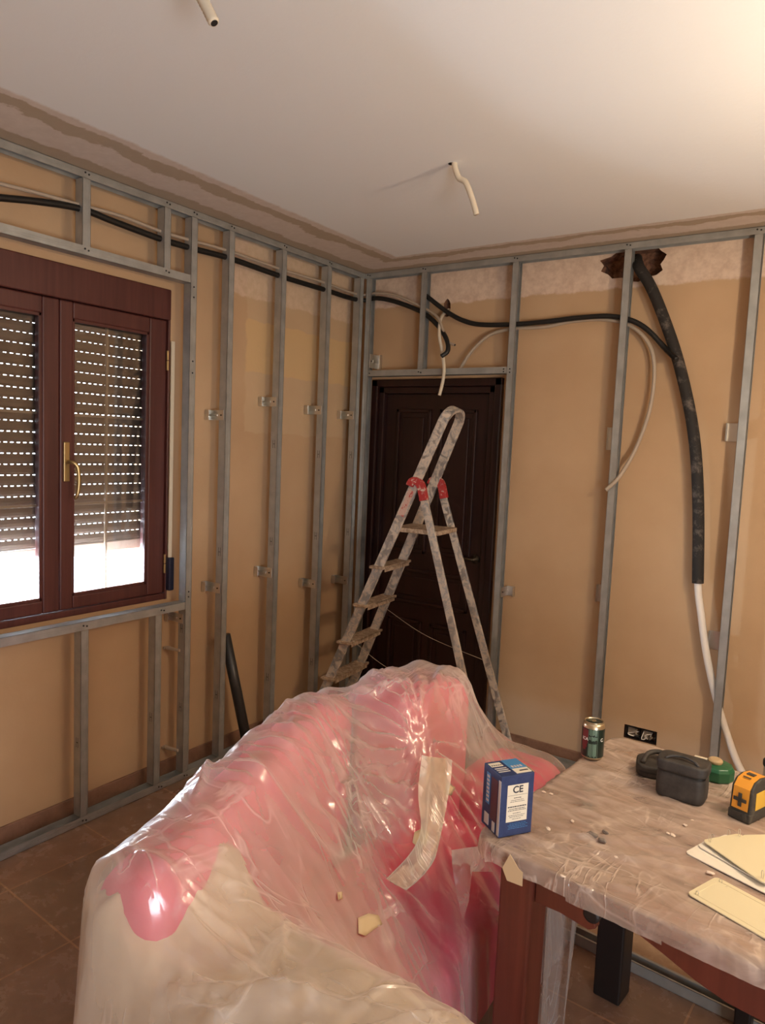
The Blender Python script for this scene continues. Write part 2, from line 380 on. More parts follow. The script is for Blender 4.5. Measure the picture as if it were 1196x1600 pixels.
# ------------------------------------------------------------------ door
dr = thing('door_1', None, None); struct(dr)
cas = MB()
for (a, b, y) in ((DX0, DX0+0.045, 0.072), (DX1-0.045, DX1, 0.072)): cas.box((a, y, 0), (b, YW+0.12, DZ))
cas.box((DX0, 0.072, DZ-0.045), (DX1, YW+0.12, DZ)); cas.build('door_casing', M_DOOR, dr, bevel=0.006)
c2 = MB()
c2.box((DX0+0.045, 0.092, 0), (DX0+0.085, YW+0.12, DZ-0.045)).box((DX1-0.085, 0.092, 0), (DX1-0.045, YW+0.12, DZ-0.045)).box((DX0+0.045, 0.092, DZ-0.085), (DX1-0.045, YW+0.12, DZ-0.045))
c2.build('door_jamb', M_DOOR, dr, bevel=0.006)
LX0, LX1, LZ1 = DX0+0.086, DX1-0.086, DZ-0.086
MB().box((DX0+0.047, YW+0.10, 0), (DX1-0.047, YW+0.118, DZ-0.047)).build('door_stop', M_DOOR, dr)
lf = MB().box((LX0, 0.125, 0.008), (LX1, 0.160, LZ1)).build('door_leaf', M_DOOR, dr, bevel=0.002)
def panel(x0, x1, z0, z1):
    m = MB(); t = 0.022
    m.box((x0, 0.112, z0), (x0+t, 0.126, z1)).box((x1-t, 0.112, z0), (x1, 0.126, z1)).box((x0, 0.112, z0), (x1, 0.126, z0+t)).box((x0, 0.112, z1-t), (x1, 0.126, z1))
    m.box((x0+0.05, 0.116, z0+0.05), (x1-0.05, 0.126, z1-0.05))
    m.build('door_panel', M_DOOR, dr, bevel=0.005)
cx = (LX0+LX1)/2
panel(LX0+0.08, cx-0.03, 1.02, LZ1-0.09); panel(cx+0.03, LX1-0.08, 1.02, LZ1-0.09)
panel(LX0+0.08, LX1-0.08, 0.70, 0.92)
panel(LX0+0.08, cx-0.03, 0.14, 0.60); panel(cx+0.03, LX1-0.08, 0.14, 0.60)
hd = MB().lathe([(0.026, 0), (0.026, 0.008), (0.010, 0.012), (0.010, 0.04)], (0, 0, 0), 20)
hd.xf(Matrix.Translation((LX1-0.045, 0.126, 1.03)) @ Matrix.Rotation(PI/2, 4, 'X')); hd.tube(spline([(LX1-0.045, 0.088, 1.03), (LX1-0.09, 0.086, 1.032), (LX1-0.15, 0.090, 1.028)]), 0.008, 10)
hd.build('door_handle', mat('dark_handle', (0.08, 0.06, 0.04), 0.35, 0.8), dr, smooth=True)

# ------------------------------------------------------------------ steel framing
def cs_left(root, y, z0, z1, name='stud'):
    """C section seen on the left wall: web towards the window, face flange on x = 0"""
def stud(wall, s, z0, z1, label, slots=(), clips=(), screws=(), group='galvanised steel studs of the wall framing'):
    """wall 'L': web at y = s, flanges towards +y.  wall 'B': web at x = s, flanges towards +x."""
    if wall == 'L': o = thing('metal_stud', label, 'stud', (0, s, z0), 0, None); f = lambda a, d, z: (-d, a, z)
    else: o = thing('metal_stud', label, 'stud', (s, 0, z0), 0, None); f = lambda a, d, z: (a, d, z)
    L = z1-z0; t = 0.0012; m = MB()
    # cross-section outline (a along the wall, d depth) with a shallow groove in the face
    def bx(a0, a1, d0, d1): 
        p, q = f(a0, d0, 0), f(a1, d1, L); m.box(p, q)
    bx(0, 0.010, 0, t); bx(0.010, 0.026, 0.0008, 0.0008+t); bx(0.026, 0.036, 0, t)
    bx(0, t, 0, 0.018); bx(0, t, 0.018, 0.030); bx(0, t, 0.030, 0.048)
    bx(0, 0.036, 0.048-t, 0.048); bx(0.036-t, 0.036, 0, 0.007); bx(0.036-t, 0.036, 0.041, 0.048)
    m.build('profile', M_STEEL, o)
    for z in slots:                                                                # H shaped punched slots in the web
        h = MB(); zz = z-z0
        for (d0, d1, a, b) in ((0.017, 0.019, -0.022, 0.022), (0.030, 0.032, -0.022, 0.022), (0.017, 0.032, -0.0015, 0.0015)):
            h.box(f(-0.0006, d0, zz+a), f(0.0, d1, zz+b))
        h.build('punched_slot', M_SLOT, o)
    for (z, side, w, hh) in clips:                                                 # zinc brackets that tie the stud to the wall
        zz = z-z0; c = MB(); s_ = -1 if side == 0 else 1; a0 = -0.0014 if side == 0 else 0.0362
        D = 0.118 if wall == 'L' else 0.098
        e = a0+s_*0.0015
        c.box(f(a0, 0.012, zz-hh/2), f(e, D, zz+hh/2))                             # arm along the web
        c.box(f(a0, D-0.003, zz-hh/2), f(a0+s_*w, D-0.0015, zz+hh/2))              # foot on the wall
        c.box(f(a0+s_*w*0.95, D-0.03, zz-hh/2), f(a0+s_*w, D-0.0015, zz+hh/2))
        c.box(f(a0+s_*0.0015, D*0.45, zz-hh*0.10), f(a0+s_*0.006, D-0.002, zz+hh*0.10))
        k = c.build('mounting_bracket', M_BRACKET, o, bevel=0.0006, seg=1)
        p = f(e+s_*0.001, 0.030, zz); sc = MB()
        ax = Matrix.Rotation(PI/2, 4, 'X' if wall == 'L' else 'Y')
        sc.lathe([(0.004, -0.001), (0.004, 0.002)], (0, 0, 0), 10); sc.xf(Matrix.Translation(p) @ ax); sc.build('screw', M_BLACK, k)
    for (z, n) in screws:
        zz = z-z0
        for q in range(n):
            a = 0.018 if n == 1 else (0.011, 0.026)[q]
            sc = MB(); sc.lathe([(0.0038, 0), (0.0038, 0.002), (0.002, 0.003)], (0, 0, 0), 10)
            p = f(a, -0.0004, zz+(0.004 if q else -0.002))
            R = Matrix.Rotation(PI/2, 4, 'Y') if wall == 'L' else Matrix.Rotation(PI/2, 4, 'X')
            sc.xf(Matrix.Translation(p) @ R); sc.build('screw', M_BLACK, o)
    return o
def track(wall, a0, a1, z0, z1, open_up, label, screws=()):
    """U section: open upwards (floor, under a run) or downwards (ceiling) ; face lip height 0.035"""
    o = thing('metal_track', label, 'track', (0, a0, z0) if wall == 'L' else (a0, 0, z0)); m = MB(); L = a1-a0; t = 0.0012; h = z1-z0
    f = (lambda a, d, z: (-d, a, z)) if wall == 'L' else (lambda a, d, z: (a, d, z))
    m.box(f(0, -t, 0), f(L, 0, h)); m.box(f(0, 0.050, 0), f(L, 0.050+t, h))
    m.box(f(0, -t, 0 if open_up else h-t), f(L, 0.050+t, t if open_up else h))
    m.box(f(0, -t-0.0008, h*0.36), f(L, -t, h*0.44)); m.box(f(0, -t-0.0008, h*0.60), f(L, -t, h*0.68))
    m.build('profile', M_STEEL, o)
    for a, z in screws:
        sc = MB(); sc.lathe([(0.0038, 0), (0.0038, 0.002), (0.002, 0.003)], (0, 0, 0), 10)
        p = f(a-a0, -t-0.0012, z-z0); R = Matrix.Rotation(PI/2, 4, 'Y') if wall == 'L' else Matrix.Rotation(PI/2, 4, 'X')
        sc.xf(Matrix.Translation(p) @ R); sc.build('screw', M_BLACK, o)
    return o
ZT = 2.7
def two(a, z): return [(a-0.008, z+0.002), (a+0.008, z-0.002)]
sA, sB, sC, sD, sE, sF, sG = -1.897, -1.500, -1.347, -1.114, -0.738, -0.358, -0.046
RZ = 2.395
track('L', -3.3, -0.003, ZT-0.032, ZT-0.001, False, 'grey steel track along the top of the window wall below the ceiling',
      [q for s_ in (sA, sB, sC, sD, sE, sF) for q in two(s_+0.018, ZT-0.014)])
track('L', -3.3, -0.003, 0.001, 0.034, True, 'grey steel track on the floor along the window wall', [q for s_ in (sA, sB, sC) for q in two(s_+0.018, 0.016)])
track('B', 0.0, 3.4, ZT-0.032, ZT-0.001, False, 'grey steel track along the top of the door wall below the ceiling',
      [q for s_ in (0.012, 0.403, 0.972, 1.563, 2.132) for q in two(s_+0.018, ZT-0.014)])
track('B', 0.975, 3.4, 0.001, 0.034, True, 'grey steel track on the floor along the wall to the right of the door')
ZH0, ZH1 = 2.372, 2.408
track('L', -3.3, sC-0.002, ZH0, ZH1, True, 'horizontal steel rail directly above the window', two(sA+0.018, ZH1-0.014)+two(sB+0.018, ZH1-0.014))
track('L', -3.3, sC-0.002, 0.848, 0.884, False, 'horizontal steel rail directly below the window', two(sA+0.018, 0.866)+two(sB+0.018, 0.866))
track('B', 0.05, 0.971, 2.082, 2.118, True, 'horizontal steel rail over the dark door', two(0.421, 2.10)+[(0.955, 2.092), (0.955, 2.106), (0.062, 2.1)])
stud('L', sA, ZH1-0.006, ZT-0.033, 'short steel stud above the window, left of the two')
stud('L', sB, ZH1-0.006, ZT-0.033, 'short steel stud above the window, right of the two')
stud('L', sA, 0.036, 0.846, 'short steel stud below the window, left of the two', slots=(0.36,))
stud('L', sB-0.02, 0.036, 0.846, 'short steel stud below the window, right of the two', slots=(0.36,))
zc = lambda px, py: at(px, py, 0, -0.03).z
stud('L', sC, 0.036, ZT-0.033, 'tall steel stud at the right edge of the window, joining its rails', slots=(0.36, 0.75),
     clips=((zc(275, 968), 0, 0.028, 0.045),), screws=((zc(301, 450), 1), (zc(301, 466), 1), (zc(300, 565), 1), (zc(300, 583), 1), (zc(290, 922), 1), (zc(290, 930), 1)))
stud('L', sD, 0.036, ZT-0.033, 'full height steel stud with the leaning dark tube at its foot', slots=(0.36, 1.10), clips=((zc(337, 648), 0, 0.03, 0.05), (zc(330, 921), 0, 0.03, 0.052)))
stud('L', sE, 0.036, ZT-0.033, 'full height steel stud halfway between window and room corner', slots=(0.36, 1.12, 1.65), clips=((zc(422, 627), 0, 0.032, 0.05), (zc(414, 896), 0, 0.032, 0.055)))
stud('L', sF, 0.036, ZT-0.033, 'full height window wall stud, last but one before the corner', slots=(0.36, 1.12, 1.60), clips=((zc(490, 640), 0, 0.032, 0.05), (zc(487, 913), 0, 0.032, 0.05)))
stud('L', sG, 0.036, ZT-0.033, 'steel stud tucked in the room corner on the window wall side', slots=(0.36, 1.12, 1.60), clips=((zc(552, 649), 0, 0.032, 0.05), (zc(544, 906), 0, 0.032, 0.05)))
zb = lambda px, py: at(px, py, 1, 0.06).z
stud('B', 0.012, 0.036, ZT-0.033, 'steel stud in the room corner at the left side of the dark door', clips=((zb(592, 565), 1, 0.035, 0.085),))
stud('B', 0.403, 2.119, ZT-0.033, 'short steel stud above the dark door')
stud('B', 0.972, 0.036, ZT-0.033, 'tall steel stud at the right side of the dark door', clips=((zb(788, 550), 0, 0.03, 0.09), (zb(795, 925), 1, 0.045, 0.055)), screws=((2.108, 1), (2.09, 1)))
stud('B', 1.563, 0.036, ZT-0.033, 'steel stud below the broken hole at the top of the wall', clips=((zb(943, 685), 0, 0.045, 0.115), (zb(927, 927), 0, 0.045, 0.09)))
stud('B', 2.132, 0.036, ZT-0.033, 'rightmost steel stud, nearest the right edge of the picture', clips=((zb(1136, 675), 0, 0.06, 0.085), (zb(1111, 1002), 0, 0.06, 0.09)))
# two little grey pegs sticking out beside the window stud
for z, lab in ((zc(275, 1018), 'small grey plastic peg beside the window stud, upper of two'), (zc(273, 1175), 'small grey plastic peg beside the window stud, lower of two')):
    pg = MB(); pg.tube([(-0.118, sC-0.02, z+0.004), (-0.10, sC-0.018, z+0.002), (-0.03, sC-0.004, z)], [0.004, 0.009, 0.007], 10)
    pg.box((-0.118, sC-0.034, z-0.004), (-0.108, sC-0.008, z+0.008))
    tag(pg.build('wall_peg', M_GREYPIPE), lab, 'peg')

# ------------------------------------------------------------------ conduits
def corr(pts, r, step=0.004, amp=0.12, n=12, hollow_end=True):
    P = spline(pts, step); m = MB(); m.tube(P, [r*(1+(amp if i % 2 else -amp)) for i in range(len(P))], n); return m
def on(wall, d, pix): return [at(x, y, 0, -d) if wall == 'L' else at(x, y, 1, d) for x, y in pix]
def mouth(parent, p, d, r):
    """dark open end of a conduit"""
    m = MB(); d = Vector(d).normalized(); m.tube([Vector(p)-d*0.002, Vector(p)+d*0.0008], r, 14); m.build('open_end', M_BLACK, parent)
pL = on('L', 0.026, [(-60, 303), (0, 309), (60, 315), (125, 326), (180, 347), (250, 373), (300, 388), (360, 404), (440, 432), (505, 452), (545, 465)])
pB = on('B', 0.026, [(590, 466), (620, 472), (660, 488)])+[at(684, 508, 1, 0.00), at(698, 530, 1, -0.03), at(700, 548, 1, -0.05), at(690, 557, 1, -0.07)]
o = corr(pL+[Vector((-0.018, 0.014, (pL[-1].z+pB[0].z)/2))]+pB, 0.0125).build('black_conduit', M_RUBBER, smooth=True)
tag(o, 'black corrugated conduit along the window wall, its open end curling over the door', 'conduit')
mouth(o, pB[-1], pB[-1]-pB[-2], 0.009)
gL = on('L', 0.028, [(-60, 272), (0, 287), (60, 302), (125, 320), (190, 338), (250, 361), (300, 376), (360, 393), (440, 421), (505, 441), (545, 456)])
gB = on('B', 0.020, [(590, 458), (620, 462), (660, 480)])+[at(684, 496, 1, -0.012), at(694, 520, 1, -0.02), at(702, 535, 1, -0.03), at(711, 539, 1, -0.04)]
o = corr(gL+[Vector((-0.018, 0.012, (gL[-1].z+gB[0].z)/2))]+gB, 0.0075, 0.004, 0.06).build('grey_conduit', M_GREYPIPE, smooth=True)
tag(o, 'thin grey conduit lying on top of the black one along the window wall', 'conduit')
mouth(o, gB[-1], gB[-1]-gB[-2], 0.005)
b2 = on('B', 0.030, [(666, 462), (680, 473), (700, 488), (722, 500), (750, 507), (800, 507), (850, 503), (900, 497), (950, 494), (985, 500), (1012, 515), (1038, 542)])+[at(1052, 556, 1, -0.02), at(1058, 562, 1, -0.045)]
o = corr(b2, 0.0125).build('black_conduit', M_RUBBER, smooth=True)
tag(o, 'black corrugated conduit sagging across the door wall to the thick pipe', 'conduit'); mouth(o, b2[-1], b2[-1]-b2[-2], 0.009)
g2 = on('B', 0.050, [(718, 578), (738, 548), (765, 524), (800, 514), (850, 511), (890, 503), (930, 499), (960, 501), (985, 509), (1008, 528), (1021, 556), (1022, 600), (1013, 650), (992, 705)])+[at(968, 745, 1, 0.0), at(947, 766, 1, -0.02)]
o = corr(g2, 0.0095, 0.004, 0.05).build('grey_conduit', M_GREYPIPE, smooth=True)
tag(o, 'thin grey conduit looping down over the stud right of the door', 'conduit'); mouth(o, g2[-1], g2[-1]-g2[-2], 0.006)
w1 = [at(702, 484, 1, 0.12), at(694, 490, 1, 0.06), at(688, 503, 1, 0.0), at(687, 525, 1, -0.03), at(691, 548, 1, -0.02), at(694, 570, 1, -0.02), at(693, 592, 1, -0.03), at(687, 618, 1, -0.04)]
o = corr(w1, 0.0095, 0.004, 0.05).build('cream_conduit', M_CREAMPIPE, smooth=True)
tag(o, 'short cream conduit hanging out of the small hole over the door', 'conduit'); mouth(o, w1[-1], w1[-1]-w1[-2], 0.006)
# thick foam covered pipe out of the broken hole with a white tube in its lower end
tp = on('B', 0.035, [(1000, 420), (1012, 438), (1024, 462), (1042, 508), (1058, 556), (1073, 615), (1084, 675), (1090, 740), (1092, 820), (1091, 911)])
tp = [at(996, 405, 1, 0.16), at(996, 408, 1, 0.10)]+tp
po = thing('insulated_pipe', 'thick black foam insulated pipe hanging from the broken hole, white tube below it', 'pipe', (tp[-1].x, tp[-1].y, tp[-1].z))
iv = local(po); m = MB(); m.tube(spline([iv @ p for p in tp], 0.02), 0.0265, 18, smooth if False else True); m.build('foam_sleeve', M_FOAM, po, smooth=True)
wt = [tp[-2], tp[-1]]+on('B', 0.035, [(1096, 960), (1105, 1025), (1122, 1100), (1148, 1180), (1165, 1215), (1180, 1240)])
m = MB(); m.tube(spline([iv @ p for p in wt], 0.02), 0.0165, 14); m.build('white_tube', M_WHITEPIPE, po, smooth=True)
# two tubes hanging from the ceiling
c1 = [(1.309, -1.262, 2.725), (1.312, -1.262, 2.69), (1.325, -1.250, 2.65), at(728, 285, 1, -1.245), at(738, 310, 1, -1.235), at(745, 335, 1, -1.225)]
o = corr(c1, 0.0105, 0.004, 0.04).build('ceiling_conduit', M_CREAMPIPE, smooth=True); tag(o, 'thin cream tube hanging from a small hole in the middle of the ceiling', 'conduit')
MB().lathe([(0.014, -0.0005), (0.012, 0.0)], (1.300, -1.262, 2.6998), 14).build('ceiling_hole', M_BLACK, o)
c2 = [at(302, -30, 1, -2.54), at(313, -8, 1, -2.535), at(324, 14, 1, -2.53), at(335, 36, 1, -2.525)]
zz = c2[0]; o = corr([(zz.x-0.01, zz.y, 2.72)]+c2, 0.0115, 0.004, 0.13).build('ceiling_conduit', M_CREAMPIPE, smooth=True); tag(o, 'cream corrugated tube hanging down at the top edge of the picture', 'conduit')
mouth(o, c2[-1], c2[-1]-c2[-2], 0.008)
# wires and boxes in the open outlet
ob = thing('outlet_box', 'open double outlet box with loose wires low on the wall behind the table', 'outlet', (1.787, YW, 0.25))
b = MB()
for s_ in (-1, 1):
    for (p, q) in (((-0.036, -0.031), (-0.033, 0.031)), ((0.033, -0.031), (0.036, 0.031)), ((-0.036, -0.031), (0.036, -0.028)), ((-0.036, 0.028), (0.036, 0.031))):
        b.box((p[0]+s_*0.039, -0.003, p[1]), (q[0]+s_*0.039, 0.04, q[1]))
b.build('box', M_DARK_SHADED, ob)
for s_ in (-1, 1): tag(MB().box((s_*0.039-0.03, 0.02, -0.026), (s_*0.039+0.012, 0.034, 0.022)).build('plaster_fill', M_GREYPIPE, ob, bevel=0.006), None, None)
rw = random.Random(4); 
for (c, n_) in ((M_WHITEPIPE, 3), (M_BLACK, 3), (M_GREYPIPE, 4)):
    for i in range(n_):
        x = rw.uniform(-0.06, 0.06)
        m = MB(); m.tube(spline([(x+rw.uniform(-0.02, 0.02), 0.035, rw.uniform(-0.02, 0.02)), (x, -0.005, rw.uniform(-0.02, 0.02)), (x+rw.uniform(-0.03, 0.03), -0.018, rw.uniform(-0.02, 0.025)), (x+rw.uniform(-0.03, 0.03), 0.01, rw.uniform(-0.025, 0.02))]), 0.0025, 8)
        m.build('wire', c, ob, smooth=True)
# black tube leaning against the window wall
q0, q1 = at(352, 992, 0, -0.04), at(383, 1145, 0, 0.03)
q1 = q0+(q1-q0)*1.14; q1.z = max(q1.z, 0.0); m = MB(); m.tube([q0, q1], 0.0275, 18); o = m.build('leaning_tube', mat('dark_tube', (0.035, 0.035, 0.035), 0.35), smooth=False)
tag(o, 'dark grey tube leaning against the wall behind the covered sofa', 'tube')
o.data.polygons.foreach_set('use_smooth', [True]*len(o.data.polygons))

# ------------------------------------------------------------------ ladder
def ladder_metal():
    m = mat('ladder_aluminium', (0.5, 0.5, 0.5), 0.4, 0.6); k = NT(m); n = k.noise(24, 6, 0.75, 1.2); n2 = k.noise(60, 4, 0.7)
    f = smooth_step(k, k.math('ADD', n, k.math('MULTIPLY', n2, 0.25)), 0.58, 0.66)
    k.base(k.mix(f, (0.42, 0.42, 0.42), (0.62, 0.53, 0.44))); k.l(k.math('SUBTRACT', 0.75, k.math('MULTIPLY', f, 0.7)), k.b.inputs['Metallic'])
    k.l(k.math('ADD', 0.35, k.math('MULTIPLY', f, 0.45)), k.b.inputs['Roughness']); return m
def spattered(name, a, b, t0=0.55, t1=0.62):
    m = mat(name, a, 0.6); k = NT(m); n = k.noise(34, 6, 0.75, 0.8); k.base(k.mix(smooth_step(k, n, t0, t1), a, b)); return m
M_LAD = ladder_metal(); M_TREAD = spattered('ladder_tread', (0.30, 0.20, 0.13), (0.55, 0.42, 0.30), 0.42, 0.6); M_RED = spattered('red_plastic', (0.42, 0.03, 0.03), (0.62, 0.50, 0.42), 0.54, 0.60)
LD = thing('stepladder', 'paint spattered aluminium stepladder with red hinge caps standing open before the dark door', 'ladder', (0.655, -0.274, 0), 0.108)
FA, RB, WB, WT_, ZJ = 0.591, 0.514, 0.38, 0.243, 1.468
def railp(s_, z):          # centre of a front rail at height z
    k = 1-z/ZJ; return Vector((-FA*k, s_*(WT_+(WB-WT_)*k)/2, z))
def ribbon(path, wide, thick, wdir):
    """bent strip: 'wide' along wdir, 'thick' across it"""
    m = MB(); n = len(path); P = [Vector(p) for p in path]; vs = []; wd = Vector(wdir).normalized()
    for i, p in enumerate(P):
        t = (P[min(i+1, n-1)]-P[max(i-1, 0)]).normalized(); w_ = (wd-t*wd.dot(t)).normalized(); c = t.cross(w_)
        for a, b in ((-1, -1), (1, -1), (1, 1), (-1, 1)): vs.append(p+w_*a*wide/2+c*b*thick/2)
    fs = [(i*4+k, i*4+(k+1) % 4, i*4+4+(k+1) % 4, i*4+4+k) for i in range(n-1) for k in range(4)]+[(3, 2, 1, 0), (4*n-4, 4*n-3, 4*n-2, 4*n-1)]
    return m.add(vs, fs)
nrm = Vector((-ZJ, 0, FA)).normalized()      # normal of the rail plane
ztop = 1.80
loop = []
pn, pf = railp(-1, ztop), railp(1, ztop)
up = (railp(1, ztop)-railp(1, ztop-0.1)); up = Vector((up.x, 0, up.z)).normalized(); R_ = (pf-pn).length/2; mid = (pn+pf)/2
for i in range(17): q = PI*i/16; loop.append(mid+Vector((0, -math.cos(q)*R_, 0))+up*math.sin(q)*R_*0.75)
path = [railp(-1, z) for z in np.linspace(0.0, ztop-0.02, 12)]+loop+[railp(1, z) for z in np.linspace(ztop-0.02, 0.0, 12)]
ribbon(path, 0.052, 0.018, nrm).build('front_rail', M_LAD, LD, bevel=0.002)
for i, z in enumerate((1.015, 0.795, 0.575, 0.355, 0.135)):
    a, b = railp(-1, z), railp(1, z); t = MB()
    t.box((a.x-0.045, a.y-0.030, z-0.012), (a.x+0.040, b.y+0.030, z+0.002)); t.box((a.x-0.045, a.y-0.005, z-0.028), (a.x-0.041, b.y+0.005, z)); t.box((a.x+0.036, a.y-0.005, z-0.028), (a.x+0.040, b.y+0.005, z))
    t.build('tread', M_TREAD, LD, bevel=0.002)
z = 1.235; a, b = railp(-1, z), railp(1, z)
MB().box((a.x-0.03, a.y+0.006, z-0.024), (a.x+0.245, b.y-0.006, z)).build('platform', M_TREAD, LD, bevel=0.004)
for s_ in (-1, 1):
    top = Vector((0.060, s_*(WT_/2+0.004), ZJ-0.075)); ft = Vector((RB, s_*(WB/2+0.01), 0))
    ribbon([top, ft], 0.040, 0.018, Vector((1, 0, 0.3))).build('rear_leg', M_LAD, LD, bevel=0.002)
    f0 = MB(); f0.box((RB-0.026, ft.y-0.014, 0), (RB+0.026, ft.y+0.014, 0.04)); f0.build('rubber_foot', M_BLACK, LD, bevel=0.003)
    ff = railp(s_, 0); MB().box((ff.x-0.034, ff.y-0.014, -0.0), (ff.x+0.034, ff.y+0.014, 0.045)).build('rubber_foot', M_BLACK, LD, bevel=0.003)
    y = s_*(WT_/2+0.010)
    arc = spline([(-0.022, y, ZJ-0.006), (-0.012, y, ZJ+0.016), (0.012, y, ZJ+0.022), (0.036, y, ZJ+0.006), (0.050, y, ZJ-0.030), (0.062, y, ZJ-0.078)], 0.012)
    ribbon(arc, 0.036, 0.040, Vector((0, 1, 0))).build('hinge_cap', M_RED, LD, bevel=0.008)
# printed sticker on the near rail
p0, p1 = railp(-1, 1.44), railp(-1, 1.30)
ribbon([p0+Vector((0, -0.0095, 0)), p1+Vector((0, -0.0095, 0))], 0.034, 0.001, nrm).build('sticker', spattered('sticker', (0.60, 0.40, 0.33), (0.50, 0.08, 0.07), 0.56, 0.58), LD)
# safety cords between the legs
for s_, zf, zr in ((-1, 0.60, 0.46), (1, 0.72, 0.50)):
    a = railp(s_, zf); b = Vector((RB*(1-zr/(ZJ-0.05))+0.03, s_*(WB/2)*0.93, zr)); mid_ = (a+b)/2+Vector((-0.05, 0, -0.07 if s_ < 0 else -0.02))
    MB().tube(spline([a, mid_, b], 0.03), 0.0016, 6).build('safety_cord', M_GREYPIPE, LD, smooth=True)

# ------------------------------------------------------------------ table
TYAW = math.radians(-5.5); TP = (1.962, -2.128, 0.0); TL, TD, TZ = 1.45, 0.855, 0.745
TB = thing('dining_table', 'red brown wooden dining table under a dusty clear plastic cover', 'table', TP, TYAW)
TM = Matrix.Translation(TP) @ Matrix.Rotation(TYAW, 4, 'Z'); TI = TM.inverted()
def rrect(x0, y0, x1, y1, r, n=8):
    out = []
    for cx, cy, q0 in ((x1-r, y1-r, 0), (x0+r, y1-r, PI/2), (x0+r, y0+r, PI), (x1-r, y0+r, 3*PI/2)):
        for i in range(n+1): q = q0+PI/2*i/n; out.append((cx+r*math.cos(q), cy+r*math.sin(q)))
    return out
MB().prism(rrect(0.006, 0.006, TL, TD-0.006, 0.055), TZ-0.038, TZ).build('table_top', M_TTOP, TB, bevel=0.008)
def leg(x, y, w, m=M_TABLE, ztop=TZ-0.038):
    b = MB(); b.box((x, y, 0), (x+w, y+w, ztop)); b.build('leg', m, TB, bevel=0.006)
leg(0.052, 0.030, 0.085); leg(TL-0.14, 0.03, 0.085); leg(TL-0.14, TD-0.12, 0.085)
c = TI @ Vector((2.13, -1.50, 0)); leg(c.x-0.045, c.y-0.0, 0.085, M_DARK_SHADED)  # far leg near-black: the shade under the table is put into its colour
c = TI @ Vector((2.49, -1.42, 0)); leg(c.x-0.02, c.y, 0.045, M_DARK_SHADED)
prof = [(0.138, 0.706), (0.138, 0.622), (0.20, 0.626), (0.272, 0.618), (0.288, 0.628), (0.284, 0.648), (0.298, 0.668), (0.33, 0.672), (0.37, 0.664), (0.43, 0.645), (0.50, 0.620), (0.56, 0.606), (0.75, 0.598), (0.95, 0.606), (1.05, 0.625), (1.14, 0.655), (1.18, 0.65), (1.20, 0.62), (TL-0.14, 0.622), (TL-0.14, 0.706)]
MB().prism(prof, 0.045, 0.070, fn=lambda x, z, y: (x, y, z)).build('apron', M_TABLE, TB, bevel=0.003)
MB().prism([(a, b) for a, b in prof], TD-0.07, TD-0.045, fn=lambda x, z, y: (x, y, z)).build('apron', M_TABLE, TB, bevel=0.003)
MB().box((0.07, 0.115, 0.622), (0.095, TD-0.10, 0.706)).build('apron', M_TABLE, TB, bevel=0.003)
MB().lathe([(0.020, 0), (0.020, 0.014), (0.014, 0.018)], (0, 0, 0), 20).xf(Matrix.Translation((0.275, 0.060, 0.655)) @ Matrix.Rotation(PI/2, 4, 'X')).build('scroll', M_DARK_SHADED, TB, bevel=0.002)

